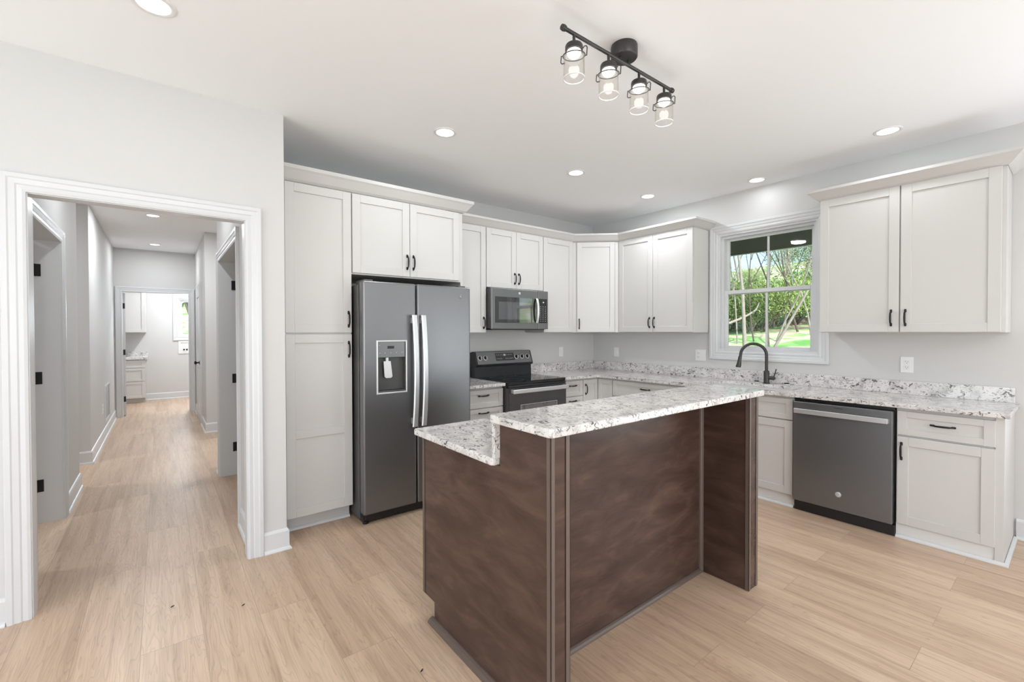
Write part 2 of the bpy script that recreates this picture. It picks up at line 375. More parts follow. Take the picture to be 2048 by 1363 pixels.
def door_leaf(name, w_, h_, parent):
    """two-panel door leaf, local: x 0..w, y 0..-.035, z .01.."""
    mb = MB(); t_ = .035
    def ring(x0, x1, z0, z1, wd):
        mb.box(x0, x1, -t_, 0, z0, z0+wd).box(x0, x1, -t_, 0, z1-wd, z1).box(x0, x0+wd, -t_, 0, z0+wd, z1-wd).box(x1-wd, x1, -t_, 0, z0+wd, z1-wd)
        mb.box(x0+wd, x1-wd, -t_+.010, -.010, z0+wd, z1-wd)
        mb.box(x0+wd+.03, x1-wd-.03, -t_+.005, -.005, z0+wd+.03, z1-wd-.03, .004, 1)
    ring(0, w_, .012, .95, .11); ring(0, w_, .95, h_, .11)
    return mb.build(name, TRIM, parent)
# doorway in hall left wall with its open door
d = opening_thing(2, (0, 0, 0))
jamb_box(MB(), 'x', LD0, LD1, HALLL-.141, HALLL+.001, 2.088).build('jamb', TRIM, d)
casing('casing', [(HALLL, LD0, 0), (HALLL, LD0, 2.08), (HALLL, LD1, 2.08), (HALLL, LD1, 0)], (1, 0, 0), d, flip=False)
for z in (1.86, 1.07, .278): hinge(d, (HALLL-.115, LD1-.007, z), (0, -1, 0))
leaf = door_leaf('door_panel', .76, 2.06, d); leaf.rotation_euler = (0, 0, R(181)); leaf.location = (HALLL-.145, LD1-.02, 0)
# doorway in hall right wall
d = opening_thing(3, (0, 0, 0))
jamb_box(MB(), 'x', RD0, RD1, HALLR-.001, -3.952, 2.088).build('jamb', TRIM, d)
casing('casing', [(HALLR, RD0, 0), (HALLR, RD0, 2.08), (HALLR, RD1, 2.08), (HALLR, RD1, 0)], (-1, 0, 0), d, flip=True)
for z in (1.86, .95, .278): hinge(d, (-3.968, RD1-.007, z), (0, -1, 0))
# laundry doorway
d = opening_thing(4, (0, 0, 0))
jamb_box(MB(), 'y', -5.044, -4.144, 5.749, 5.871, 2.081).build('jamb', TRIM, d)
casing('casing', [(-5.04, 5.75, 0), (-5.04, 5.75, 2.075), (-4.148, 5.75, 2.075), (-4.148, 5.75, 0)], (0, -1, 0), d)
leaf = door_leaf('door_panel', .84, 2.06, d); leaf.rotation_euler = (0, 0, R(97)); leaf.location = (-5.041, 5.882, 0)
for z in (1.845, 1.068, .283): hinge(d, (-5.023, 5.879, z), (0, -1, 0), wid=.013)
# closed closet door at the end of the hall's right wall
d = opening_thing(5, (0, 0, 0))
casing('casing', [(-4.05, 4.33, 0), (-4.05, 4.33, 2.08), (-4.05, 5.09, 2.08), (-4.05, 5.09, 0)], (-1, 0, 0), d, flip=True)
leaf = door_leaf('door_panel', .75, 2.07, d); leaf.rotation_euler = (0, 0, R(-90)); leaf.location = (-4.035, 5.085, 0)
for z in (1.845, 1.068, .283): hinge(d, (-4.056, 5.07, z), (-1, 0, 0))
MB().lathe([(.03, 0), (.03, -.006), (.011, -.010), (.011, -.035), (.026, -.045), (.028, -.058), (.018, -.068), (0, -.07)], (-4.07, 4.42, .93), 'x', 18).build('door_knob', BLACK, d, True)

# ---- baseboards + shoe
BASE = [(0, 0), (.026, 0), (.026, .006), (.020, .016), (.013, .020), (.013, .118), (.007, .130), (0, .135)]
def baseboard(name, p, flip=False):
    o = MB().sweep(p, BASE, (0, 0, 1), flip=flip).build(name, TRIM); return tag(o, kind='structure')
baseboard('baseboard_left', [(OX1+.088, DY0, 0), (-3.908, DY0, 0), (-3.908, -.72, 0)])
baseboard('baseboard_left_far', [(KX0, DY0, 0), (OX0-.088, DY0, 0)])
baseboard('baseboard_right', [(0, -3.76, 0), (0, PD0+.09, 0)], flip=True) if False else baseboard('baseboard_right', [(0, -3.765, 0), (0, PD0+.09, 0)])
baseboard('baseboard_hall_left', [(HALLL, DY1+.02, 0), (HALLL, LD0-.087, 0)])
baseboard('baseboard_hall_left_corner', [(HALLL, LD1+.087, 0), (HALLL, 1.55, 0), (-5.6, 1.55, 0)])
baseboard('baseboard_hall_left_far', [(-6, 2.52, 0), (-5.14, 2.52, 0), (-5.14, 5.75, 0)])
baseboard('baseboard_hall_right', [(HALLR, RD0-.087, 0), (HALLR, DY1+.02, 0)])
baseboard('baseboard_hall_right_corner', [(-3.2, 1.33, 0), (HALLR, 1.33, 0), (HALLR, RD1+.087, 0)])
baseboard('baseboard_hall_right_far', [(-4.05, 4.24, 0), (-4.05, 3.5, 0), (-3.0, 3.5, 0)])
baseboard('baseboard_hall_right_end', [(-4.05, 5.75, 0), (-4.05, 5.18, 0)])
baseboard('baseboard_laundry', [(-4.79, 7.9, 0), (-2.4, 7.9, 0)])

# ------------------------------------------------------------------ windows
def dh_window(num, org, ux, un, W0, W1, Z0, Z1, depth, munt=True, slip=1):
    """double hung window. org: point on the wall face; ux along width, un outward (to outside)."""
    root = tag(thing('window_%d' % num, None, None, (0, 0, 0)), kind='structure')
    ux, un, org = Vector(ux), Vector(un), Vector(org)
    def P(a_, b_, z): q = org + ux*a_ + un*b_; return (q.x, q.y, z)
    def bx(mb, a0, a1, b0, b1, z0, z1, bev=0):
        p, q = P(a0, b0, z0), P(a1, b1, z1); mb.box(p[0], q[0], p[1], q[1], z0, z1, bev, 1)
    mb = MB(); bx(mb, W0, W0+.02, -.001, depth, Z0, Z1); bx(mb, W1-.02, W1, -.001, depth, Z0, Z1); bx(mb, W0+.02, W1-.02, -.001, depth, Z1-.02, Z1); bx(mb, W0+.02, W1-.02, -.001, depth, Z0, Z0+.02)
    # stops / tracks
    bx(mb, W0+.02, W0+.045, .03, .12, Z0+.02, Z1-.02); bx(mb, W1-.045, W1-.02, .03, .12, Z0+.02, Z1-.02); bx(mb, W0+.045, W1-.045, .03, .12, Z1-.045, Z1-.02)
    mb.build('window_frame', TRIM, root)
    casing('casing', [P(W0, 0, Z0), P(W0, 0, Z1), P(W1, 0, Z1), P(W1, 0, Z0)], -un, root, closed=True, flip=(slip < 0))
    zm = (Z0+Z1)/2
    for nm, b0, b1, z0, z1 in (('lower_sash', .045, .072, Z0+.012, zm+.022), ('upper_sash', .078, .105, zm-.02, Z1-.03)):
        mb = MB(); s0, s1 = W0+.035, W1-.035; wd = .042
        bx(mb, s0, s0+wd, b0, b1, z0, z1, .003); bx(mb, s1-wd, s1, b0, b1, z0, z1, .003); bx(mb, s0+wd, s1-wd, b0, b1, z0, z0+wd); bx(mb, s0+wd, s1-wd, b0, b1, z1-wd+.006, z1)
        sash = mb.build(nm, TRIM, root)
        bm_ = (b0+b1)/2
        if munt:
            mb = MB(); c = (s0+s1)/2; bx(mb, c-.009, c+.009, bm_-.006, bm_+.006, z0+wd, z1-wd); mb.build('muntin', TRIM, sash)
        mb = MB(); bx(mb, s0+wd-.004, s1-wd+.004, bm_-.002, bm_+.002, z0+wd-.004, z1-wd+.01); mb.build('pane', PANE, sash)
    return root
dh_window(1, (0, 0, 0), (0, -1, 0), (1, 0, 0), -WY0, -WY1, WZ0, WZ1, .16)
dh_window(2, (0, 7.9, 0), (1, 0, 0), (0, 1, 0), LWX0, LWX1, LWZ0, LWZ1, .14, munt=False)
# patio door and rear windows (out of frame, seen in reflections)
rt_ = tag(thing('door_6', None, None), kind='structure')
mb = MB()
for y in (PD0, -5.62, PD1): mb.box(.04, .10, y-.045, y+.045, 0, PDZ)
mb.box(.04, .10, PD1, PD0, PDZ-.07, PDZ).box(.04, .10, PD1, PD0, 0, .09); mb.build('door_frame', TRIM, rt_)
MB().box(.067, .073, PD1, PD0, .09, PDZ-.07).build('pane', PANE, rt_)
rt_ = tag(thing('door_7', None, None), kind='structure')
mb = MB()
for y in (-4.25, -3.1, -1.95): mb.box(KX0-.10, KX0-.04, y-.05, y+.05, 0, 2.3)
mb.box(KX0-.10, KX0-.04, -4.25, -1.95, 2.22, 2.3).box(KX0-.10, KX0-.04, -4.25, -1.95, 0, .1); mb.build('door_frame', TRIM, rt_)
MB().box(KX0-.075, KX0-.068, -4.25, -1.95, .1, 2.22).build('pane', PANE, rt_)
for k, (x0, x1) in enumerate(((-6.5, -4.4), (-4.2, -2.1))):
    rt_ = tag(thing('window_%d' % (3+k), None, None), kind='structure')
    mb = MB(); 
    for x in (x0+.03, (x0+x1)/2, x1-.03): mb.box(x-.03, x+.03, KY0-.1, KY0-.05, .65, 2.35)
    mb.box(x0, x1, KY0-.1, KY0-.05, .65, .71).box(x0, x1, KY0-.1, KY0-.05, 1.47, 1.53).box(x0, x1, KY0-.1, KY0-.05, 2.29, 2.35); mb.build('window_frame', TRIM, rt_)
    MB().box(x0, x1, KY0-.078, KY0-.072, .7, 2.3).build('pane', PANE, rt_)

# ------------------------------------------------------------------ cabinet builder
def shaker(x0, x1, z0, z1, yf, th=.02, st=.060, rec=.009, mid=None, rail=None):
    """shaker front in the local frame; front face at y=yf (towards -y)"""
    rail = rail or st
    mb = MB(); yb = yf+th
    mb.box(x0, x0+st, yf, yb, z0, z1, .0015, 1).box(x1-st, x1, yf, yb, z0, z1, .0015, 1)
    mb.box(x0+st, x1-st, yf, yb, z1-rail, z1, .0015, 1).box(x0+st, x1-st, yf, yb, z0, z0+rail, .0015, 1)
    if mid: mb.box(x0+st, x1-st, yf, yb, mid-rail/2, mid+rail/2, .0015, 1)
    mb.box(x0+st-.002, x1-st+.002, yf+rec, yb-.002, z0+rail-.002, z1-rail+.002)
    return mb
def pull(x, z, yf, vert=True, L=.112, parent=None):
    """arched iron pull with flattened ends"""
    N = 14; path = []; rad = []
    for i in range(N+1):
        s_ = i/N; q = -1+2*s_
        out = .026*math.sqrt(max(0, 1-abs(q)**2.6)) + .004
        path.append((x, yf-out, z+q*L/2) if vert else (x+q*L/2, yf-out, z))
        rad.append(.0072 if abs(q) > .86 else (.0042 if abs(q) > .62 else .0052+.0012*(1-abs(q))))
    mb = MB().tube(path, rad, 10)
    for q in (-1, 1):
        c = (x, yf-.004, z+q*(L/2-.008)) if vert else (x+q*(L/2-.008), yf-.004, z)
        mb.lathe([(0, -.006), (.006, -.005), (.0085, -.001), (.0085, .004)], c, 'y', 12, sx=(.75 if vert else 1.5), sy=(1.5 if vert else .75))
    return mb.build('handle', BLACK, parent, True)
def cabinet(name, label, loc, rot, w_, dpt, z0, z1, fronts, toe=0, cat='cabinet', group=None, side_full=False, rfill=0, shoe=True):
    """local frame: x 0..w, back at y=0, door face at y=-dpt-.02"""
    root = thing(name, label, cat, loc, rot, group)
    mb = MB(); zt = toe
    mb.box(0, w_, -dpt, -.002, max(z0, zt), z1, .001, 1)
    if toe: mb.box(0, w_, -dpt+.075, -.002, .001, toe+.005)
    mb.build('body', CAB, root)
    yf = -dpt-.02
    for f in fronts:
        o = shaker(f['x0'], f['x1'], f['z0'], f['z1'], yf, mid=f.get('mid'), rail=f.get('rail'), st=f.get('st', .060)).build(f.get('k', 'door'), CAB, root)
        h = f.get('h')
        if h: pull(h[1], h[2], yf, h[0] == 'v', parent=o)
    return root
def door(x0, x1, z0, z1, h=None, **k): return dict(k='door', x0=x0, x1=x1, z0=z0, z1=z1, h=h, **k)
def drawer(x0, x1, z0, z1, h=None, **k): return dict(k='drawer', x0=x0, x1=x1, z0=z0, z1=z1, h=h, rail=.042, st=.05, **k)
def shoe(parent, pts, name='shoe_moulding'):
    return MB().sweep(pts, [(0, 0), (.018, 0), (.017, .008), (.012, .015), (.004, .019), (0, .019)], (0, 0, 1)).build(name, TRIM, parent)

G = .0025
# pantry: x -3.885..-3.4185, door face at y=-.677
px0, px1 = -3.905, -3.4185; pw = px1-px0
p = cabinet('pantry_cabinet', 'tall light grey pantry cabinet left of the refrigerator, reaching the floor', (px0, 0, 0), 0, pw, .657, .1, 2.44,
    [door(.034, pw-.003, 1.398, 2.434, ('v', pw-.027, 1.497)), door(.034, pw-.003, .114, 1.386, ('v', pw-.027, 1.275), mid=.69)], toe=.112)
shoe(p, [(0.0, -.582, 0), (pw, -.582, 0)])
# cabinet over fridge
fx0, fx1 = -3.4165, -2.462; fw = fx1-fx0
ofc = cabinet('wall_cabinet', 'wide double door wall cabinet above the refrigerator with side panel to the floor', (fx0, 0, 0), 0, fw, .657, 1.835, 2.44,
    [door(.004, .463, 1.846, 2.434, ('v', .439, 1.96)), door(.467, .93, 1.846, 2.434, ('v', .493, 1.96))])
MB().box(fw-.002, fw+.017, -.655, -.002, .001, 2.44).build('side_panel', CAB, ofc)
# wall cabinets on the range wall (door face y=-.324)
UZ0, UZ1 = 1.390, 2.456
cabinet('wall_cabinet', 'single door wall cabinet between the refrigerator and the microwave', (-2.44, 0, 0), 0, .481, .304, UZ0, UZ1,
    [door(.006, .478, UZ0+.004, UZ1-.004, ('v', .446, 1.49))])
cabinet('wall_cabinet', 'short double door wall cabinet above the microwave', (-1.957, 0, 0), 0, .771, .304, 1.85, UZ1,
    [door(.003, .386, 1.853, UZ1-.004, ('v', .361, 1.957)), door(.389, .768, 1.853, UZ1-.004, ('v', .417, 1.957))])
cabinet('wall_cabinet', 'single door wall cabinet right of the microwave, beside the corner cabinet', (-1.184, 0, 0), 0, .467, .304, UZ0, UZ1,
    [door(.003, .463, UZ0+.004, UZ1-.004, ('v', .03, 1.49))])
# diagonal corner wall cabinet
ax_, ay_ = -.715, -.304; bx_, by_ = -.304, -.674
ang = math.atan2(by_-ay_, bx_-ax_); dl = math.hypot(bx_-ax_, by_-ay_)
dg = thing('wall_cabinet', 'angled corner wall cabinet with one narrow door, between the two walls', 'cabinet', (ax_, ay_, UZ0), ang)
Mi = Matrix.Translation((ax_, ay_, UZ0)) @ Matrix.Rotation(ang, 4, 'Z'); Mi.invert()
mb = MB().prism([(ax_, ay_), (ax_, -.002), (-.002, -.002), (-.002, by_), (bx_, by_)], 'z', UZ0, UZ1)
bo = mb.build('body', CAB, dg); bo.data.transform(Mi)
dz = UZ1-UZ0
MB().box(.0, .052, -.004, .004, 0, dz).box(dl-.052, dl, -.004, .004, 0, dz).build('face_frame', CAB, dg)
o = shaker(.058, dl-.058, .004, dz-.012, -.022, st=.056).build('door', CAB, dg); pull(.083, .10, -.022, True, parent=o)
# window wall cabinets (local +x = -Y)
rB = R(-90)
cabinet('wall_cabinet', 'double door wall cabinet between the corner cabinet and the window', (0, -.676, 0), rB, .929, .304, UZ0, UZ1,
    [door(.004, .459, UZ0+.004, UZ1-.004, ('v', .425, 1.497)), door(.463, .925, UZ0+.004, UZ1-.004, ('v', .484, 1.497))])
cabinet('wall_cabinet', 'double door wall cabinet at the far right, right of the window', (0, -2.706, 0), rB, 1.024, .304, UZ0, UZ1,
    [door(.003, .500, UZ0+.004, UZ1-.004, ('v', .457, 1.497)), door(.508, 1.003, UZ0+.004, UZ1-.004, ('v', .537, 1.497))])
# crown mouldings  (profile: out, up)
CR = [(0, 0), (.004, 0), (.022, .012), (.058, .052), (.070, .062), (.070, .082), (0, .082)]
CR = [(a_, b_) for a_, b_ in CR]
def crown(label, pts, z, loc, hs=1.0):
    q = [(x, y, z) for x, y in pts]
    o = MB().sweep(q, [(a_, b_*hs) for a_, b_ in CR], (0, 0, 1)).build('crown_moulding', CROWN); reloc(o, (loc[0], loc[1], z))
    tag(o, label, 'crown moulding'); return o
crown('crown moulding along the top of the pantry and the refrigerator cabinet', [(-3.905, -.668), (-2.443, -.668), (-2.443, -.41)], 2.440, (-3.1, -.66), 1.18)
crown('crown moulding running around the corner wall cabinets up to the window', [(-2.44, -.316), (-.722, -.316), (-.316, -.682), (-.316, -1.607), (-.001, -1.607)], UZ1-.004, (-.7, -.32))
crown('crown moulding on top of the wall cabinet right of the window', [(-.001, -2.704), (-.316, -2.704), (-.316, -3.732), (-.001, -3.732)], UZ1-.004, (-.3, -3.2))

# base cabinets
BZ = .884
def base(label, loc, rot, w_, fr, dp=.59): return cabinet('base_cabinet', label, loc, rot, w_, dp, 0, BZ, fr, toe=.10)
bl = base('base cabinet with a stack of drawers between refrigerator and range', (-2.44, 0, 0), 0, .478,
     [drawer(.006, .475, .697, .862, ('h', .25, .81)), drawer(.006, .475, .42, .688, ('h', .25, .65)), drawer(.006, .475, .11, .411, ('h', .25, .36))])
br_ = base('narrow drawer base cabinet right of the range', (-1.172, 0, 0), 0, .318,
     [drawer(.003, .315, .697, .862, ('h', .155, .811)), drawer(.003, .315, .42, .688, ('h', .155, .645)), drawer(.003, .315, .11, .411, ('h', .155, .36))])
# L-shaped corner base
cb = thing('base_cabinet', 'corner base cabinet with folding door in the inner corner right of the range', 'cabinet', (-.61, -.61, 0))
mb = MB().prism([(-.852, -.590), (-.852, -.002), (-.002, -.002), (-.002, -.818), (-.590, -.818), (-.590, -.590)], 'z', .1, BZ)
mb.prism([(-.852, -.515), (-.852, -.002), (-.002, -.002), (-.002, -.818), (-.515, -.818), (-.515, -.515)], 'z', .001, .1)
o = mb.build('body', CAB, cb); o.data.transform(Matrix.Translation((.61, .61, 0)))
o = shaker(-.849, -.612, .11, .862, -.61, st=.05).build('door', CAB, cb); o.data.transform(Matrix.Translation((.61, .61, 0)))
h = pull(-.815, .757, -.61, True, parent=o); h.data.transform(Matrix.Translation((.61, .61, 0)))
o = shaker(.002, .204, .11, .862, 0, st=.05).build('door', CAB, cb); o.data.transform(Matrix.Rotation(rB, 4, 'Z'))
base('wide drawer base cabinet on the window wall, partly behind the island top', (0, -.82, 0), rB, .86,
     [drawer(.003, .857, .697, .862, ('h', .428, .80)), drawer(.003, .857, .42, .688, ('h', .428, .62)), drawer(.003, .857, .11, .411, ('h', .428, .33))])
sb = base('sink base cabinet below the window, left of the dishwasher', (0, -1.682, 0), rB, .943,
     [drawer(.003, .470, .697, .862), drawer(.474, .938, .697, .862), door(.003, .470, .10, .688, ('v', .44, .6)), door(.474, .938, .10, .688)])
shoe(sb, [(0.0, -.517, 0), (.943, -.517, 0)])
rb = base('end base cabinet with one drawer and one door, right of the dishwasher', (0, -3.253, 0), rB, .48,
     [drawer(.006, .462, .702, .862, ('h', .232, .79)), door(.006, .462, .098, .690, ('v', .03, .592))])
MB().box(-.02+.48+.001, .50, -.597, -.002, .001, BZ, .001, 1).build('end_panel', CAB, rb)
MB().box(0, .48, -.590, -.51, .001, .099).build('toe_board', TOE, rb)
MB().box(0, .943, -.585, -.51, .001, .096).build('toe_board', TOE, sb)
shoe(rb, [(0.0, -.592, 0), (.502, -.592, 0), (.502, -.022, 0)])
shoe(sb, [(0.0, -.588, 0), (.943, -.588, 0)])
shoe(bl, [(0, -.517, 0), (.478, -.517, 0)])

# ------------------------------------------------------------------ counters
CT = .914
def boolean_cut(o, cutters):
    for c in cutters:
        m_ = o.modifiers.new('cut', 'BOOLEAN'); m_.operation = 'DIFFERENCE'; m_.object = c; m_.solver = 'EXACT'
    dg_ = bpy.context.evaluated_depsgraph_get(); me = bpy.data.meshes.new_from_object(o.evaluated_get(dg_))
    o.modifiers.clear(); old = o.data; o.data = me; bpy.data.meshes.remove(old)
    for c in cutters: me_ = c.data; bpy.data.objects.remove(c); bpy.data.meshes.remove(me_)
def rrect(x0, x1, y0, y1, r_, n=7):
    pts = []
    for cx, cy, a0 in ((x1-r_, y1-r_, 0), (x0+r_, y1-r_, 90), (x0+r_, y0+r_, 180), (x1-r_, y0+r_, 270)):
        for i in range(n+1): an = R(a0+90*i/n); pts.append((cx+r_*math.cos(an), cy+r_*math.sin(an)))
    return pts
def slab(pts, z0, z1, bev=.004):
    mb = MB(); mb.prism(pts, 'z', z0, z1)
    es = [e_ for e_ in mb.bm.edges if abs(e_.verts[0].co.z-e_.verts[1].co.z) < 1e-6]
    bmesh.ops.bevel(mb.bm, geom=es, offset=bev, segments=2, profile=.5, affect='EDGES'); return mb
c1 = thing('countertop', 'short granite countertop between the refrigerator and the range', 'countertop', (-2.2, -.3, BZ))
for nm, b_ in (('slab', slab([(-2.44, -.648), (-1.965, -.648), (-1.965, -.002), (-2.44, -.002)], BZ+.001, CT)), ('backsplash', MB().box(-2.44, -1.965, -.022, -.002, CT, 1.016, .002, 1))):
    o = b_.build(nm, GRAN, c1); o.data.transform(Matrix.Translation((2.2, .3, -BZ)))
c2 = thing('countertop', 'long L-shaped granite countertop along the window wall with sink cut-out and backsplash', 'countertop', (-.3, -2, BZ))
T2 = Matrix.Translation((.3, 2, -BZ))
o = slab([(-1.178, -.648), (-.66, -.648), (-.648, -.66), (-.648, -3.775), (-.002, -3.775), (-.002, -.002), (-1.178, -.002)], BZ+.001, CT).build('slab', GRAN, c2)
cut = MB().prism(rrect(-.575, -.165, -2.56, -1.80, .09), 'z', .8, 1.0).build('cutter', GRAN, c2)
bpy.context.view_layer.update(); boolean_cut(o, [cut]); o.data.transform(T2)
mb = MB().box(-1.178, -.022, -.022, -.002, CT, 1.016, .002, 1).box(-.022, -.002, -3.755, -.002, CT, 1.016, .002, 1)
o = mb.build('backsplash', GRAN, c2); o.data.transform(T2)
# sink, undermount double bowl
sk = thing('kitchen_sink', 'stainless undermount double bowl sink under the window', 'sink', (-.37, -2.18, .7))
for (y0, y1) in ((-2.20, -1.80), (-2.56, -2.215)):
    mb = MB(); outer = rrect(-.575, -.165, y0, y1, .085); inner = rrect(-.555, -.185, y0+.02, y1-.02, .07)
    rings = []
    for pts, z in ((rrect(-.592, -.148, y0-.007, y1+.007, .09), .883), (outer, .883), (inner, .70), (rrect(-.50, -.24, y0+.07, y1-.07, .05), .69)):
        rings.append([mb.bm.verts.new((x, y, z)) for x, y in pts])
    for A, B in zip(rings, rings[1:]):
        for j in range(len(A)): k = (j+1) % len(A); mb.bm.faces.new((A[j], A[k], B[k], B[j]))
    mb.bm.faces.new(rings[-1])
    o = mb.build('bowl', STEEL, sk, True); o.data.transform(Matrix.Translation((.37, 2.18, -.7)))
    o = MB().lathe([(.042, 0), (.042, .004), (.03, .002), (0, .001)], (-.37, (y0+y1)/2, .6905), seg=20).build('drain', STEEL_L, sk); o.data.transform(Matrix.Translation((.37, 2.18, -.7)))
# faucet: gooseneck, dark bronze
fb = (-.09, -2.21, CT+.001)
fc = thing('faucet', 'dark bronze gooseneck pull-down faucet behind the sink', 'faucet', fb)
MB().lathe([(.030, 0), (.030, .006), (.024, .010), (.0235, .112), (.019, .118)], seg=28).build('base', GUN, fc, True)
dirx, diry = -.42, .907        # spout leans over the sink, seen swung to the left
path = [(0, 0, .10), (0, 0, .24)]
rad_ = .108
for i in range(0, 13):
    th = PI - PI*i/12*1.0
    d_ = rad_ + rad_*math.cos(th); path.append((dirx*d_, diry*d_, .26+rad_*math.sin(th)))
path.append((dirx*(2*rad_+.004), diry*(2*rad_+.004), .235))
MB().tube(path, .0135, 16).build('spout', GUN, fc, True)
hx, hy = dirx*(2*rad_+.004), diry*(2*rad_+.004)
MB().tube([(hx, hy, .245), (hx*1.02, hy*1.02, .21), (hx*1.05, hy*1.05, .165), (hx*1.08, hy*1.08, .145), (hx*1.08, hy*1.08, .142)], [.0155, .0165, .022, .0235, .019], 18).build('spray_head', GUN, fc, True)
o = MB().tube([(0, -.018, .052), (0, -.062, .052), (0, -.072, .055)], [.017, .017, .014], 14).build('valve', GUN, fc, True)
MB().tube([(0, -.063, .06), (-.004, -.076, .10), (-.004, -.086, .138)], [.0055, .0045, .005], 10).build('lever', GUN, fc, True)
for yy, lb in ((-2.107, 'left'), (-2.369, 'right')):
    o = thing('hole_cover', 'small round cap on the granite counter, %s of the faucet' % lb, 'sink cap', (-.055, yy, CT))
    MB().lathe([(.022, 0), (.022, .010), (.017, .016), (0, .017)], seg=20).build('cap', DARKGAP, o, True)
    MB().lathe([(.025, 0.0), (.025, .004), (.0225, .005), (.0225, 0)], seg=20, close=True).build('white_ring', WHITEP, o)

# ------------------------------------------------------------------ badge helper
def badge(parent, c, rad, axis, mat_a, mat_b):
    """round appliance badge with a ring and two curls; axis 'y' (front -y) in local coordinates"""
    x, y, z = c
    o = MB().lathe([(rad, 0), (rad, -.002), (rad*.9, -.003), (0, -.003)], c, 'y', 24).build('badge', mat_a, parent, True)
    mb = MB().lathe([(rad*.84, -.0030), (rad*.84, -.0036), (rad*.78, -.0036), (rad*.78, -.0030)], c, 'y', 24, close=True)
    for sx in (-1, 1):
        pts = []
        for i in range(11):
            an = R(60+27*i)*(1 if sx < 0 else -1); rr_ = rad*(.30-.012*i)
            pts.append((x+sx*rad*.24+rr_*math.cos(an), y-.0034, z+rr_*math.sin(an)*1.25))
        mb.tube(pts, rad*.045, 5)
    mb.build('monogram', mat_b, o)
    return o
# ------------------------------------------------------------------ refrigerator (origin at front left floor)
FX, FY = -3.403, -.855
fr = thing('refrigerator', 'slate grey side-by-side refrigerator with ice and water dispenser', 'refrigerator', (FX, FY, 0))
FW = .913; SPL = .420
MB().box(0, FW-.005, .095, .81, .025, 1.750, .004, 1).build('body', SLATE_D, fr)
MB().box(.01, FW-.01, .045, .12, .012, .070).build('base_grille', DARKGAP, fr)
for x in (.03, FW-.04): MB().lathe([(.02, 0), (.02, .02), (.012, .024), (.012, .05)], (x, .055, .001), seg=14).build('front_foot', DARKGAP, fr)
for x in (.02, FW-.10): MB().box(x, x+.07, .03, .20, 1.750, 1.785, .006, 2).build('hinge_cover', SLATE_D, fr)
MB().box(.008, FW-.012, .078, .098, .05, 1.74).build('gasket', DARKGAP, fr)
# left door with dispenser hole
o = MB().box(0, SPL-.004, 0, .078, .075, 1.772, .014, 4).build('door', SLATE, fr)
cut = MB().prism(rrect(.106, .331, .952, 1.333, .018), 'y', -.03, .058).build('cutter', SLATE)
bpy.context.view_layer.update(); boolean_cut2 = boolean_cut
cut.parent = fr; bpy.context.view_layer.update(); boolean_cut(o, [cut])
ld = o
for p_ in ld.data.polygons: p_.use_smooth = False
rd = MB().box(SPL+.004, FW, 0, .078, .075, 1.772, .014, 4).build('door', SLATE, fr)
def fr_handle(xc, parent, lean):
    N = 18; mb = MB(); rings = []
    for i in range(N+1):
        q = -1+2*i/N; z = 1.105+q*.425; bow = .016*(1-q*q); y = -.040-bow*.6; x = xc+lean*bow*.8
        rings.append([mb.bm.verts.new((x+a_, y+b_, z)) for a_, b_ in ((-.021, -.002), (-.014, -.009), (.014, -.009), (.021, -.002), (.021, .006), (-.021, .006))])
    for A, B in zip(rings, rings[1:]):
        for j in range(6): mb.bm.faces.new((A[j], A[(j+1) % 6], B[(j+1) % 6], B[j]))
    mb.bm.faces.new(rings[0][::-1]); mb.bm.faces.new(rings[-1])
    for z in (.72, 1.49): mb.box(xc-.012, xc+.012, -.036, .002, z-.022, z+.022, .002, 1)
    h_ = mb.build('handle', STEEL, parent); h_['label'] = 'bright brushed vertical handle'; return h_
fr_handle(SPL-.036, ld, 1); fr_handle(SPL+.040, rd, 1)
badge(rd, (.82, -.0, 1.692), .016, 'y', SLATE, LED)
# dispenser parts
mb = MB().sweep([(.106, 0, .952), (.331, 0, .952), (.331, 0, 1.333), (.106, 0, 1.333)], [(-.002, .0), (.008, .0), (.006, .006), (0, .007), (-.004, .004)], (0, -1, 0), closed=True)
mb.build('dispenser_trim', STEEL_L, ld)
MB().box(.108, .329, .006, .05, 1.212, 1.331, .003, 1).build('dispenser_control_panel', SLATE, ld)
mb = MB().box(.186, .238, .004, .007, 1.278, 1.298).build('display', DARKGAP, ld)
for x, z in ((.125, 1.245), (.165, 1.245), (.21, 1.245), (.255, 1.245), (.30, 1.245), (.124, 1.302)): MB().box(x, x+.004, .0045, .0062, z, z+.004).build('indicator', LED, ld)
MB().box(.108, .329, .050, .056, .954, 1.214).box(.108, .112, .006, .05, .954, 1.21).box(.325, .329, .006, .05, .954, 1.21).build('dispenser_recess', SLATE_D, ld)
mb = MB().prism([(.158, 1.185), (.212, 1.185), (.226, 1.07), (.215, 1.060), (.176, 1.060), (.166, 1.07)], 'y', .010, .018); mb.box(.178, .196, .012, .034, 1.18, 1.215)
mb.build('paddle', STEEL_L, ld)
mb = MB().box(.112, .325, -.004, .048, .955, .968, .003, 1)
mb.build('drip_tray', SLATE_D, ld)
mb = MB()
for i in range(9): mb.box(.120+i*.022, .132+i*.022, .002, .044, .968, .9695)
mb.build('drip_grille', DARKGAP, ld)

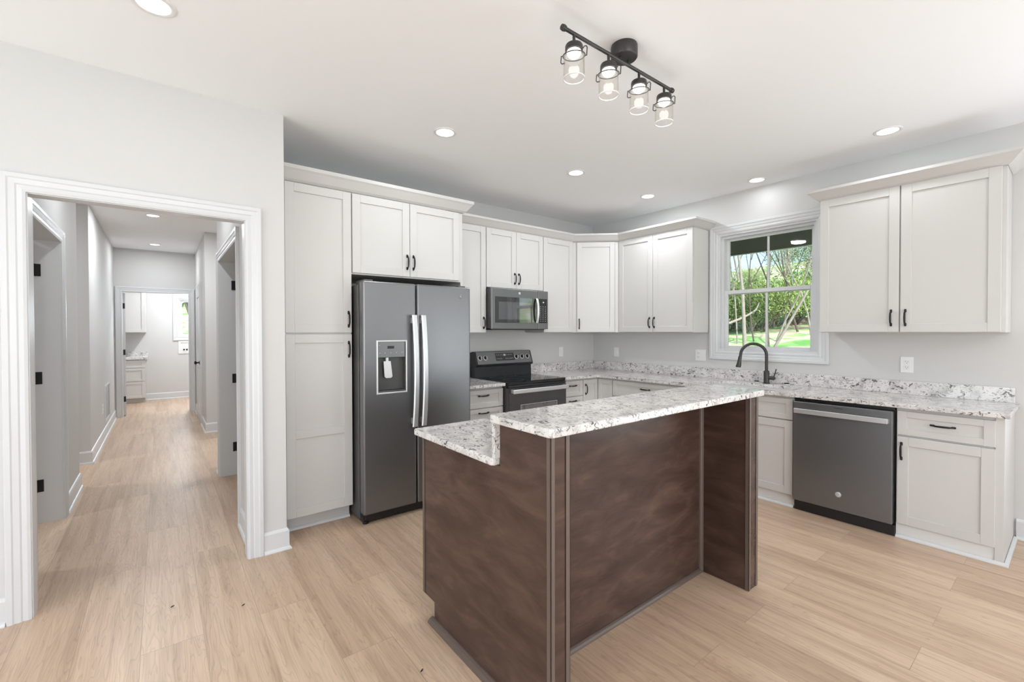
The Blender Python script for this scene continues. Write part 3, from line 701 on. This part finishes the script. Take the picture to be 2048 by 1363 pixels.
# ------------------------------------------------------------------ range (origin front-left floor)
RX, RY = -1.957, -.665
rg = thing('range', 'freestanding electric range with black glass cooktop and slate back panel', 'range', (RX, RY, 0))
RW = .773
MB().box(.004, RW-.004, .03, .655, .02, .885, .002, 1).build('body', SLATE_D, rg)
for x in (.04, RW-.04):
    for y in (.08, .6): MB().lathe([(.018, 0), (.018, .012), (.008, .016), (.008, .03)], (x, y, .001), seg=12).build('leveling_foot', DARKGAP, rg)
ctp = MB().box(.0, RW, -.005, .60, .886, .919, .006, 2).build('cooktop', BGLASS, rg)
mb = MB()
for x, y, r1 in ((.2, .16, .105), (.2, .43, .08), (.56, .16, .08), (.56, .43, .105), (.38, .47, .05)):
    MB().lathe([(r1, .9190), (r1, .9194), (r1-.003, .9194), (r1-.003, .9190)], (x, y, 0), seg=36, close=True).build('burner_ring', SLATE_D, ctp)
# backguard with slanted face
mb = MB().prism([(.555, .919), (.655, .919), (.655, 1.175), (.60, 1.190), (.575, 1.188), (.525, 1.052), (.528, 1.035), (.560, 1.028)], 'x', .0, RW)
bgd = mb.build('backguard', DARKGAP, rg)
def slant(u, o_=0):   # u 0..1 from bottom to top of the slanted face, o_ outward
    y0, z0, y1, z1 = .5265, 1.056, .5735, 1.184; n_ = Vector((z0-z1, y1-y0)).normalized()
    return (y0+(y1-y0)*u+n_.x*o_, z0+(z1-z0)*u+n_.y*o_)
def slant_box(mb, x0, x1, u0, u1, o0, o1):
    P = [slant(u0, o0), slant(u1, o0), slant(u1, o1), slant(u0, o1)]; mb.prism(P, 'x', x0, x1); return mb
o = slant_box(MB(), .018, RW-.018, .0, 1.0, 0, .005).build('control_panel', SLATE, bgd)
o2 = slant_box(MB(), .262, .515, .22, .86, .005, .007).build('display', BGLASS, bgd)
mb = MB()
for i in range(12):
    if i in (4, 5): continue
    slant_box(mb, .275+i*.0195, .2815+i*.0195, .36, .42, .007, .0078)
for i in range(10):
    if i in (4, 5): continue
    slant_box(mb, .275+i*.023, .283+i*.023, .68, .72, .007, .0078)
slant_box(mb, .37, .378, .62, .76, .007, .0078); slant_box(mb, .383, .398, .62, .76, .007, .0078)
mb.build('display_text', LED, bgd)
for kx in (.056, .126, .545, .625, .703):
    y, z = slant(.5, .005); ny, nz = slant(.5, .035)
    d_ = Vector((0, ny-y, nz-z)).normalized(); c = Vector((kx, y, z))
    kb = MB().tube([c, c+d_*.004, c+d_*.006], [.027, .027, .022], 20).build('knob', STEEL_L, rg, True)
    MB().tube([c+d_*.006, c+d_*.024, c+d_*.027], [.0205, .0185, .0165], 20).build('knob_core', DARKGAP, kb, True)
    q = MB(); a0 = c+d_*.022; q.tube([a0+Vector((0, .012, .016)), a0+d_*.014+Vector((0, 0, 0)), a0-Vector((0, .006, .017))], [.006, .0075, .006], 8); q.build('knob_grip', STEEL_L, kb, True)
# oven door, window, handle, drawer
od = MB().box(.006, RW-.006, -.018, .028, .225, .862, .004, 2).build('oven_door', OVGLASS, rg)
MB().box(.006, RW-.006, -.012, .028, .864, .884, .002, 1).build('vent_strip', DARKGAP, rg)
mb = MB().sweep([(.155, -.018, .34), (.63, -.018, .34), (.63, -.018, .69), (.155, -.018, .69)], [(0, .0005), (.004, .0005), (.004, .0012), (0, .0012)], (0, -1, 0), closed=True)
mb.build('window_outline', STEEL_L, od)
MB().box(.160, .625, -.0186, -.0181, .345, .685).build('oven_window', MGLASS, od)
mb = MB().box(.02, RW-.02, -.078, -.055, .812, .852, .006, 3)
for x in (.03, RW-.065): mb.box(x, x+.035, -.06, -.016, .815, .849, .003, 1)
mb.build('handle', STEEL, od)
MB().box(.006, RW-.006, -.014, .028, .045, .215, .004, 2).build('storage_drawer', SLATE, rg)

# ------------------------------------------------------------------ microwave (over range)
MXo, MYo, MZo = -1.975, -.405, 1.428
MW_, MH_ = .785, .412
mw = thing('microwave', 'slate over-the-range microwave with dark glass window under the short wall cabinet', 'microwave', (-1.953, MYo, MZo))
MW_ = .763
MB().box(.0, MW_, .03, .402, .006, MH_-.002, .003, 1).build('body', SLATE_D, mw)
mdo = MB().box(.0, .615, -.0, .029, .0, MH_, .005, 2).build('door', SLATE, mw)
mcp = MB().box(.618, MW_, -.0, .029, .0, MH_, .005, 2).build('control_side', SLATE, mw)
MB().box(.045, .600, -.0025, .001, .065, MH_-.085, .002, 1).build('window', MWGLASS, mdo)
MB().box(.088, .505, -.0034, -.0026, .098, MH_-.135).build('window_screen', MGLASS, mdo)
N = 12; pth = [(.588, -.012-.028*math.sin(PI*i/N)**.6, .068+(MH_-.155)*i/N) for i in range(N+1)]
h_ = MB().tube(pth, .0135, 10, flat=((0, 1, 0), .5)).build('handle', STEEL_L, mdo, True)
MB().box(.628, MW_-.018, -.0025, .001, .065, MH_-.085, .001, 1).build('keypad', BGLASS, mcp)
mb = MB()
for r_i in range(8):
    for c_i in range(3):
        mb.box(.645+c_i*.034, .657+c_i*.034, -.0032, -.0024, .085+r_i*.022, .0885+r_i*.022)
mb.box(.683, .700, -.0032, -.0024, .283, .295); mb.build('keypad_text', LED, mcp)
badge(mdo, (.36, 0, MH_-.043), .0135, 'y', STEEL_L, SLATE_D)
MB().box(.03, MW_-.03, .03, .38, -.008, .006).build('vent_underside', DARKGAP, mw)
# ------------------------------------------------------------------ dishwasher
dw = thing('dishwasher', 'slate front dishwasher with bar handle under the countertop', 'dishwasher', (0, -2.628, 0), rB)
DWW = .622
MB().box(.004, DWW-.004, -.58, -.01, .02, .872).build('tub', DARKGAP, dw)
o = MB().box(.003, DWW-.008, -.640, -.585, .082, .856, .006, 2).build('door', SLATE, dw)
mb = MB().box(.018, .592, -.672, -.655, .768, .805, .004, 2)
for x in (.018, .570): mb.box(x, x+.022, -.658, -.638, .770, .803, .002, 1)
mb.build('handle', STEEL, o)
badge(o, (.306, -.640, .203), .019, 'y', STEEL_L, SLATE_D)
MB().box(.28, .33, -.6415, -.6405, .833, .836).build('vent_slot', DARKGAP, o)
MB().box(.004, DWW-.004, -.60, -.56, .862, .882).build('top_gap', DARKGAP, dw)
MB().box(.006, DWW+.0, -.612, -.55, .002, .075, .003, 1).build('kick_plate', DARKGAP, dw)

# ------------------------------------------------------------------ island
IX0, IX1, IYF, IYK, IYB = -3.51, -1.965, -2.933, -2.66, -2.01
isl = thing('kitchen_island', 'dark espresso stained island with raised bar back and open knee space', 'island', (-2.74, -2.4, 0))
TI = Matrix.Translation((2.74, 2.4, 0))
def ipart(nm, mb, m_=ESP, **k):
    o = mb.build(nm, m_, isl, **k); o.data.transform(TI); return o
ipart('cabinet_body', MB().box(-3.488, -2.0, -2.60, -2.03, .1, .882).box(-3.488, -2.0, -2.60, -2.11, .002, .1))
# end panels: stepped silhouettes
def endpoly(x0, x1):
    return MB().prism([(-2.11, .002), (-2.11, .097), (IYB, .097), (IYB, .883), (-2.645, .883), (-2.645, 1.051), (IYF+.001, 1.051), (IYF+.001, .002)], 'x', x0, x1)
ipart('end_panel', endpoly(IX0, IX0+.019))
ipart('end_panel', endpoly(IX1-.019, IX1))
ipart('inner_side_panel', MB().box(IX0+.066, IX0+.085, IYF+.003, IYK, .002, 1.05))
ipart('inner_side_panel', MB().box(IX1-.095, IX1-.076, IYF+.003, IYK, .002, 1.05))
ipart('front_post', MB().box(IX0+.020, IX0+.065, IYF+.004, IYK-.02, .002, 1.05))
ipart('front_post', MB().box(IX1-.075, IX1-.020, IYF+.004, IYK-.02, .002, 1.05))
ipart('knee_panel', MB().box(IX0+.086, IX1-.096, IYK, IYK+.012, .002, 1.05))
for xc, sx, lb in ((IX0, -1, 0), (IX0+.085, 1, 0), (IX1-.095, -1, 0), (IX1, 1, 0)):
    e0 = .004
    mb = MB().box(xc, xc+sx*e0, IYF-e0, IYF+.018, .003, 1.05, .0012, 1)
    mb.box(xc+sx*e0, xc-sx*.016, IYF-e0, IYF+.0005, .003, 1.05, .0012, 1)
    ipart('corner_moulding', mb, ESPM)
ipart('corner_moulding', MB().box(IX0-.004, IX0, IYB-.004, IYB+.014, .1, .882, .0012, 1).box(IX0-.004, IX0+.014, IYB, IYB+.004, .1, .882, .0012, 1), ESPM)
ipart('front_filler', MB().box(IX0+.019, IX0+.0665, IYF, IYF+.004, .002, 1.05), ESP)
ipart('front_filler', MB().box(IX1-.0765, IX1-.019, IYF, IYF+.004, .002, 1.05), ESP)
ipart('inside_corner_trim', MB().prism([(IX1-.095, IYK), (IX1-.113, IYK), (IX1-.111, IYK-.008), (IX1-.105, IYK-.014), (IX1-.095, IYK-.018)], 'z', .003, 1.05), ESPM)
ipart('shoe_moulding', MB().sweep([(IX0+.086, IYK, 0.001), (IX1-.096, IYK, .001)], [(0, 0), (.019, 0), (.018, .008), (.012, .015), (.004, .019), (0, .019)], (0, 0, 1)), ESPM)
ipart('shoe_moulding', MB().sweep([(IX0, -2.095, .001), (IX0, IYF-.003, .001)], [(0, 0), (.030, 0), (.028, .010), (.018, .018), (.006, .022), (0, .022)], (0, 0, 1)), ESPM)
# island counters
o = slab(rrect(-3.541, -1.945, -2.637, -1.95, .016, 3), .885, .915, .005).build('countertop', GRAN)
tag(reloc(o, (-2.74, -2.3, .885)), 'lower granite countertop of the island on the range side', 'countertop')
o = MB().box(-3.535, -1.945, -2.6445, -2.626, .9155, 1.0515, .001, 1).build('granite_riser', GRAN)
tag(reloc(o, (-2.74, -2.635, .915)), 'upright granite riser between the two levels of the island', 'backsplash')
o = slab(rrect(-3.541, -1.945, -2.967, -2.612, .018, 4), 1.052, 1.083, .005).build('countertop', GRAN)
tag(reloc(o, (-2.74, -2.79, 1.052)), 'raised granite bar top on the front of the island', 'countertop')

# ------------------------------------------------------------------ ceiling fixtures
def downlight(x, y, label, power=9, group=None, warm=(.95, 1.0, 1.05)):
    root = thing('recessed_light', label, 'ceiling light', (x, y, CEIL), 0, group)
    MB().lathe([(.078, 0), (.078, -.004), (.070, -.007), (.060, -.004), (.060, 0)], seg=36, close=True).build('trim_ring', WHITEP, root, True)
    MB().lathe([(.060, -.001), (.058, -.0045), (0, -.005)], seg=32).build('diffuser', LAMPW, root)
    l = lamp('recessed_light_glow', 'AREA', (0, 0, -.012), power, warm, shape='DISK', size=.11)
    l.parent = root
    return root
PW = 20
PH = 19
downlight(-2.97, -1.282, 'recessed ceiling light nearest the refrigerator', 5)
downlight(-1.67, -1.285, 'recessed ceiling light in front of the microwave', 10.5)
downlight(-.585, -1.26, 'recessed ceiling light near the corner wall cabinet', 8)
downlight(-.555, -3.185, 'recessed ceiling light near the far right wall cabinet', 2.5)
downlight(-.215, -2.17, 'wide ring recessed light close to the wall above the window', 1.1)
downlight(-4.552, -1.60, 'recessed ceiling light cut by the top edge, above the hall opening', 1.2)
downlight(-4.60, 2.80, 'nearer of the two recessed lights in the hallway ceiling', PH)
downlight(-4.60, 5.04, 'farther recessed light in the hallway ceiling near the laundry', PH*.5)
downlight(-4.60, .45, 'recessed hallway light just behind the header of the cased opening', PH*.45)
downlight(-4.0, 6.9, 'unseen recessed light in the laundry room ceiling', PH*2.3)  # unseen lamp, there to brighten the laundry
for x, y, lb in ((-6.4, -3.4, 'added unseen ceiling light near the west glass door'), (-6.4, -6.6, 'added unseen ceiling light near the southwest corner'), (-4.0, -6.6, 'added unseen ceiling light behind the camera'), (-1.5, -6.6, 'added unseen ceiling light near the patio door'), (-2.9, 2.4, 'added unseen ceiling light in the right branch of the cross hall'), (-6.4, 2.1, 'added unseen ceiling light in the left branch of the cross hall'), (-6.6, .4, 'added unseen ceiling light in the room left of the hall')):
    downlight(x, y, lb, PW)  # out-of-view lamps added to brighten the rooms and hall
# track light
tl = thing('track_light', 'black four lamp bar light with clear glass jar shades', 'ceiling light', (-2.752, -2.645, CEIL))
MB().lathe([(.062, 0), (.064, -.006), (.064, -.055), (.060, -.060), (0, -.060)], seg=36).build('canopy', GUN, tl, True)
mb = MB()
mb.tube([(0.03, 0, -.058), (0.03, 0, -.078)], .006, 10).tube([(-0.03, 0, -.058), (-0.03, 0, -.078)], .006, 10); mb.build('hanger', GUN, tl, True)
BZt = -.080
mb = MB().tube([(-.412, 0, BZt), (.408, 0, BZt)], .0085, 14)
for s_ in (-1, 1):
    x = -.412 if s_ < 0 else .408
    mb.lathe([(0, -.014), (.012, -.010), (.014, 0), (.012, .010), (0, .014)], (x, 0, BZt), 'x', 16)
mb.build('bar', GUN, tl, True)
for i, x in enumerate((-.348, -.116, .118, .336)):
    mb = MB().tube([(x, 0, BZt), (x, 0, BZt-.045)], .0065, 12)
    st_ = mb.build('stem', GUN, tl, True)
    zc = BZt-.042
    mb = MB().lathe([(0, zc), (.018, zc-.001), (.036, zc-.008), (.039, zc-.014), (.039, zc-.034), (.034, zc-.034), (0, zc-.032)], (x, 0, 0), seg=28)
    sh = mb.build('lamp_holder', GUN, tl, True)
    j0 = zc-.034
    prof = [(.036, j0), (.038, j0-.004), (.046, j0-.022), (.047, j0-.12), (.0445, j0-.12), (.0435, j0-.023), (.0355, j0-.005), (.034, j0)]
    MB().lathe(prof, (x, 0, 0), seg=32, close=True).build('glass_jar', JAR, sh, True)
    MB().lathe([(.0478, j0-.117), (.0478, j0-.1215), (.0438, j0-.1215), (.0438, j0-.117)], (x, 0, 0), seg=32, close=True).build('jar_rim', WHITEP, sh, True)
    MB().lathe([(0, j0+.001), (.030, j0), (.032, j0-.006), (.026, j0-.020), (.012, j0-.030), (0, j0-.033)], (x, 0, 0), seg=24).build('bulb', BULB, sh, True)
    mb = MB(); rr_ = .0485; zz = j0-.020
    ring = [(x+rr_*math.cos(2*PI*k/24), rr_*math.sin(2*PI*k/24), zz+.006*math.cos(2*PI*k/24-.7)) for k in range(25)]
    mb.tube(ring, .0024, 6)
    for s_ in (-1, 1):
        u = Vector((.74*s_, -.67*s_, 0))
        c0 = Vector((x, 0, zz))
        hgt = .040 if s_ > 0 else -.032
        mb.tube([c0+u*rr_, c0+u*(rr_+.007), c0+u*(rr_+.009)+Vector((0, 0, hgt*.9)), c0+u*(rr_+.004)+Vector((0, 0, hgt*1.05)), c0+u*(rr_-.004)+Vector((0, 0, hgt*1.0)), c0+u*(rr_-.008)+Vector((0, 0, hgt*.8 if s_ > 0 else hgt*.9))], .0024, 6)
    mb.build('wire_bail', GUN, sh, True)
    l = lamp('bulb_glow', 'POINT', (x, 0, j0-.05), 0.35, (1.0, 1.0, 1.0), shadow_soft_size=.025); l.parent = tl

# ------------------------------------------------------------------ wall plates
def plate(label, loc, rot, w_, h_, kind):
    root = thing('wall_plate' if kind == 'switch' else 'power_outlet', label, 'switch' if kind == 'switch' else 'outlet', loc, rot)
    MB().box(-w_/2, w_/2, -.006, -.0005, -h_/2, h_/2, .002, 2).build('cover_plate', WHITEP, root)
    xs = [0] if w_ < .1 else [-.024, .024]
    for i, x in enumerate(xs):
        if kind == 'switch' or (kind == 'combo' and i == 1):
            MB().box(x-.016, x+.016, -.009, -.005, -.033, .033, .002, 1).build('rocker', WHITEP, root)
        else:
            for z in (-.021, .021):
                o = MB().box(x-.017, x+.017, -.0085, -.005, z-.015, z+.015, .004, 2).build('receptacle', WHITEP, root)
                MB().box(x-.008, x-.0055, -.0090, -.0082, z-.001, z+.008).box(x+.0055, x+.008, -.0090, -.0082, z-.001, z+.007).lathe([(.0025, -.0090), (.0025, -.0082)], (x, 0, z-.008), 'y', 8).build('slots', SLOT, o)
    return root
plate('white wall plate with one rocker, on the range wall right of the range', (-.604, 0, 1.148), 0, .075, .118, 'switch')
plate('white wall plate under the corner end of the wall cabinets on the window wall', (0, -.388, 1.140), rB, .075, .118, 'switch')
plate('double white outlet plate just left of the window', (0, -1.512, 1.146), rB, .118, .12, 'combo')
plate('white duplex outlet right of the window above the countertop', (0, -3.194, 1.140), rB, .078, .122, 'outlet')
# hall items
av = thing('air_return_grille', 'white return air grille low on the hallway left wall', 'vent', (-5.14, 4.35, .44))
mb = MB().sweep([(0, -.30, -.22), (0, .30, -.22), (0, .30, .22), (0, -.30, .22)], [(0, 0.0005), (.03, 0.0005), (.03, .008), (0, .010)], (1, 0, 0), closed=True, flip=False); mb.build('frame', TRIM, av)
mb = MB()
for i in range(14): z = -.21+i*.03; mb.prism([(.001, z), (.007, z+.012), (.007, z+.016), (.001, z+.005)], 'y', -.30, .30)
mb.build('louvres', TRIM, av)
plate('small white outlet low on the hallway left wall before the grille', (-5.14, 3.72, .42), R(90), .075, .118, 'outlet')
# laundry
lc = cabinet('base_cabinet', 'three drawer base cabinet in the laundry room seen through the hallway', (-5.155, 7.9, 0), 0, .365, .38, 0, .86,
    [drawer(.01, .36, .70, .845), drawer(.01, .36, .432, .688), drawer(.01, .36, .10, .42)], toe=.09)
cabinet('wall_cabinet', 'wall cabinet in the laundry room above the small countertop', (-5.155, 7.9, 0), 0, .385, .36, 1.395, 2.25, [door(.01, .375, 1.40, 2.245)])
lt = thing('countertop', 'small marbled countertop on the laundry cabinet', 'countertop', (-4.95, 7.7, .862))
MB().box(-.205, .195, -.23, .198, .0, .055, .004, 1).build('slab', GRAN, lt); MB().box(-.205, .195, .178, .198, .055, .14, .002, 1).build('backsplash', GRAN, lt)
wb = thing('washer_outlet_box', 'white recessed washer hookup box under the laundry window', 'outlet box', (-4.07, 7.9, 1.08))
mb = MB().sweep([(-.14, 0, -.10), (.14, 0, -.10), (.14, 0, .10), (-.14, 0, .10)], [(0, .0005), (.04, .0005), (.036, .012), (0, .014)], (0, -1, 0), closed=True); mb.build('frame', WHITEP, wb)
MB().box(-.14, .14, -.003, -.0006, -.10, .10).build('back', WHITEP, wb)
for x in (-.08, -.03, .05, .1):
    MB().lathe([(.016, -.004), (.016, -.02), (.008, -.026), (0, -.028)], (x, 0, -.05), 'y', 10).build('valve', BLACK if x < 0 else STEEL, wb, True)
# crumbs on the floor
for q, lb in (((-4.506, -1.173), 'tiny dark crumb on the floor in front of the hall opening'), ((-4.219, -1.384), 'tiny dark crumb on the floor near the right door casing'), ((-3.702, -2.358), 'tiny dark crumb on the floor left of the island')):
    o = MB().tube([(q[0]-.008, q[1]-.004, .003), (q[0], q[1], .004), (q[0]+.007, q[1]+.006, .003)], [.0015, .0028, .0015], 6).build('crumb', BLACK); tag(reloc(o, (q[0], q[1], 0)), lb, 'crumb')

# ------------------------------------------------------------------ outdoors
def ground_mat():
    m = bpy.data.materials.new('spring_grass'); m.use_nodes = True; n = m.node_tree.nodes; l = m.node_tree.links
    b = n['Principled BSDF']; g = n.new('ShaderNodeNewGeometry'); no = n.new('ShaderNodeTexNoise'); no.inputs['Scale'].default_value = .8; no.inputs['Detail'].default_value = 8; l.new(g.outputs['Position'], no.inputs['Vector'])
    rc = ramp(n, [(.36, (.16, .42, .10)), (.47, (.34, .55, .20)), (.54, (.62, .62, .42)), (.62, (.66, .52, .42))]); l.new(no.outputs['Fac'], rc.inputs[0])
    l.new(rc.outputs[0], b.inputs['Base Color']); b.inputs['Roughness'].default_value = .9
    return m
GRASS = ground_mat()
def gz(x, y):
    if x > .5 or y > 8.6:
        s_ = max(x, (y-8.0) if y > 8.6 and x < 1 else x)
        if s_ < 4: h = -.25
        elif s_ < 24: h = -.25+(s_-4)*.112
        else: h = 1.99+(s_-24)*.26
        return h + .12*math.sin(x*.7+y*.4)*min(1, max(0, s_-4)/4) + .010*(y+1)*(max(0, s_-6)/10)*-1.0
    return -.25
mb = MB(); NX, NY = 60, 60; gv = []
for i in range(NX+1):
    row = []
    for j in range(NY+1):
        x = -45+105*i/NX; y = -40+105*j/NY; row.append(mb.bm.verts.new((x, y, gz(x, y)-.0)))
    gv.append(row)
for i in range(NX):
    for j in range(NY): mb.bm.faces.new((gv[i][j], gv[i+1][j], gv[i+1][j+1], gv[i][j+1]))
g_ = mb.build('hillside_lawn', GRASS, smooth=True, auto=False); tag(g_, 'grassy slope rising behind the house toward the woods', 'grass', kind='structure')
# porch outside the kitchen window
pr = thing('porch_roof', 'dark porch ceiling with pale fascia seen at the top of the kitchen window', 'porch roof', (1.4, -3, 2.6))
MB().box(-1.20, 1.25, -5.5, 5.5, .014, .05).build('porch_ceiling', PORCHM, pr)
MB().box(1.25, 1.30, -5.5, 5.5, .0, .22).build('fascia', TRIM, pr)
MB().lathe([(.085, .0135), (.085, -.002), (.07, -.008), (0, -.010)], (0.896, 1.369, 0), seg=28).build('porch_lamp', LAMPW, pr)
BARK = mat('pale_bark', (.42, .38, .34), .9, vary=.5, bscale=6)
BARKD = mat('dark_bark', (.16, .13, .11), .9, vary=.5, bscale=6)
def leaf_mat(name, c):
    m = mat(name, c, .7, vary=.6, bscale=1.2); return m
LEAVES = [leaf_mat('young_leaves', (.50, .66, .24)), leaf_mat('fresh_leaves', (.36, .54, .16)), leaf_mat('deep_leaves', (.20, .30, .10))]
def branches(mb, p, d, L, rad, depth, rng, tips, droop=0.0):
    n_ = 4; pts = [p.copy()]; rs = [rad]; q = p.copy(); dd = d.copy(); wg = .05 if rad > .05 else .15
    for i in range(n_):
        dd = (dd + Vector((rng.uniform(-wg, wg), rng.uniform(-wg, wg), rng.uniform(-.05, .08)))).normalized()
        q = q + dd*L/n_; pts.append(q.copy()); rs.append(rad*(1-.5*(i+1)/n_))
    mb.tube(pts, rs, 6 if rad > .02 else 4, caps=False)
    tips.append(q)
    if depth <= 0: return
    k = 3 if depth > 1 else 4
    for i in range(k):
        f = rng.uniform(.35, 1); j = min(n_-1, int(f*n_)); b0 = pts[j].lerp(pts[j+1], f*n_-j)
        ax = Vector((rng.uniform(-1, 1), rng.uniform(-1, 1), rng.uniform(-.1, .5))).normalized()
        nd = (dd*.75+ax*.75).normalized()
        branches(mb, b0, nd, L*rng.uniform(.5, .75), rs[j]*.6, depth-1, rng, tips)
def leafcloud(mb, pts, n_, spread, size, rng):
    for i in range(n_):
        c = rng.choice(pts) + Vector((rng.gauss(0, spread), rng.gauss(0, spread), rng.gauss(0, spread*.8)))
        u = Vector((rng.uniform(-1, 1), rng.uniform(-1, 1), rng.uniform(-1, 1))).normalized(); v = u.orthogonal().normalized(); s_ = size*rng.uniform(.6, 1.4)
        mb.quad(c-u*s_, c-v*s_*.5, c+u*s_, c+v*s_*.5)
def tree(name, label, x, y, H, rad, lean=(0, 0), seed=1, bark=BARK, leafm=None, nleaf=0, depth=3, group=None, cat='tree', spread=.45, size=.09):
    rng = random.Random(seed); root = thing(name, label, cat, (x, y, gz(x, y)-.05), 0, group)
    mb = MB(); tips = []
    branches(mb, Vector((0, 0, 0)), Vector((lean[0], lean[1], 1)).normalized(), H*.55, rad, 0, rng, tips)
    top = tips[-1]
    for k in range(4):
        d_ = Vector((lean[0]*.8+rng.uniform(-.5, .5), lean[1]*.8+rng.uniform(-.5, .5), 1)).normalized()
        s0 = Vector((0, 0, 0)).lerp(top, rng.uniform(.55, 1.0)) if k else top
        branches(mb, s0, d_, H*.42, rad*.5, depth-1, rng, tips)
    mb.build('trunk', bark, root, True, False)
    if nleaf:
        mb = MB(); leafcloud(mb, tips[1:], nleaf, spread, size, rng); mb.build('foliage', leafm, root)
    return root
def wpos(px, dist):
    """ground position seen at image column px, at forward distance dist"""
    u = (px-1024)/896.75; return (CAM['X']+(fwd.x+rt.x*u)*dist, CAM['Y']+(fwd.y+rt.y*u)*dist)
x, y = wpos(1490, 17); tree('bare_tree', 'pale straight bare tree in the left half of the kitchen window', x, y, 8.5, .075, (0, .02), 3, BARK, depth=4)
x, y = wpos(1475, 19); tree('bare_tree', 'thin pale trunk just left of the straight bare tree', x, y, 6.5, .035, (0, 0), 5, BARK, depth=3)
x, y = wpos(1537, 17.5); tree('bare_tree', 'darker trunk rising behind the window centre bar', x, y, 7.5, .055, (0, 0), 8, BARKD, depth=4)
x, y = wpos(1545, 17); tree('leaning_tree', 'bare tree leaning strongly right in the right half of the kitchen window', x, y, 8.2, .055, (.12, -.55), 11, BARK, depth=4)
x, y = wpos(1552, 18.5); tree('leaning_tree', 'second thinner leaning trunk beside the strongly leaning tree', x, y, 7.0, .04, (.08, -.42), 12, BARK, depth=3)
x, y = wpos(1596, 20); tree('bare_tree', 'dark twisted tree near the right edge of the kitchen window', x, y, 7.0, .05, (-.1, .15), 14, BARKD, depth=4)
x, y = wpos(1508, 19); tree('bare_tree', 'thin bare tree between the pale straight tree and the window centre', x, y, 6.8, .035, (0, .05), 21, BARKD, depth=4)
x, y = wpos(1570, 21); tree('bare_tree', 'grey many branched bare tree behind the leaning trunks', x, y, 7.2, .05, (0, -.1), 23, BARK, depth=4)
x, y = wpos(1622, 19); tree('bare_tree', 'slender pale trunk at the right edge of the kitchen window', x, y, 6.5, .035, (0, 0), 25, BARK, depth=3)
x, y = wpos(1452, 18)
def wp3(px, py, dist):
    q = wpos(px, dist); return (q[0], q[1], CAM['Z']+(CAM['cy']-11-py)/896.75*dist)
o = MB().tube([wp3(1455, 648, 18), wp3(1478, 639, 18.1), wp3(1497, 630, 18.3), wp3(1512, 620, 18.4), wp3(1518, 606, 18.4)], [.05, .045, .04, .03, .015], 8).build('fallen_branch', BARK, smooth=True)
tag(reloc(o, wp3(1478, 639, 18.1)), 'pale limb slanting up from the lower left, seen in the kitchen window', 'branch')
rng = random.Random(5)
protos = []
for k in range(3):
    t_ = tree('woodland_tree', 'leafy spring tree of the dense wood behind the lawn', -30, -30, 7.5, .10, (0, 0), 30+k, BARK if k else BARKD, LEAVES[k], 5200, 3, 'leafy trees of the wood behind the house', spread=.5, size=.062); protos.append(t_)
spots = []
for i in range(16):
    px = 1400+(i%8)*44+rng.uniform(-8, 8); dist = (27 if i < 8 else 37)+rng.uniform(-2, 2); spots.append((px, dist))
for i, (px, dist) in enumerate(spots):
    pr_ = protos[i % 3]; o = pr_ if i < 3 else copy_tree(pr_); x, y = wpos(px, dist)
    o.location = (x, y, gz(x, y)-.1); o.rotation_euler = (0, 0, rng.uniform(0, 6)); s_ = rng.uniform(.22, .36) if px < 1535 else rng.uniform(.50, .85); o.scale = (s_*1.1, s_*1.1, s_)
# undergrowth
protos = []
for k in range(3):
    r2 = random.Random(60+k); root = thing('woodland_shrub', 'green shrub of the undergrowth below the trees', 'shrub', (-30, -30, 0), 0, 'shrubs of the undergrowth')
    mb = MB(); tips = []
    for j in range(7): branches(mb, Vector((0, 0, 0)), Vector((r2.uniform(-.7, .7), r2.uniform(-.7, .7), 1)).normalized(), 1.1, .018, 1, r2, tips)
    mb.build('stems', BARKD if k != 1 else BARK, root, True, False)
    mb = MB(); leafcloud(mb, tips, 2400, .28, .045, r2); mb.build('foliage', LEAVES[(k+1) % 3], root); protos.append(root)
for i in range(24):
    pr_ = protos[i % 3]; o = pr_ if i < 3 else copy_tree(pr_)
    px = 1420+rng.random()*260; dist = rng.uniform(20.5, 26); x, y = wpos(px, dist)
    o.location = (x, y, gz(x, y)-.05); o.rotation_euler = (0, 0, rng.uniform(0, 6)); s_ = rng.uniform(.8, 1.6); o.scale = (s_, s_, s_)
# trees outside the laundry window
for k, (x, y) in enumerate(((-3.7, 14.5), (-5.2, 19), (-2.2, 20))):
    tree('garden_tree', 'bright green tree outside the laundry window', x, y, 4.6, .1, (0, 0), 80+k, BARK, LEAVES[k % 2], 2600, 3, 'trees outside the laundry window', spread=.8, size=.13)
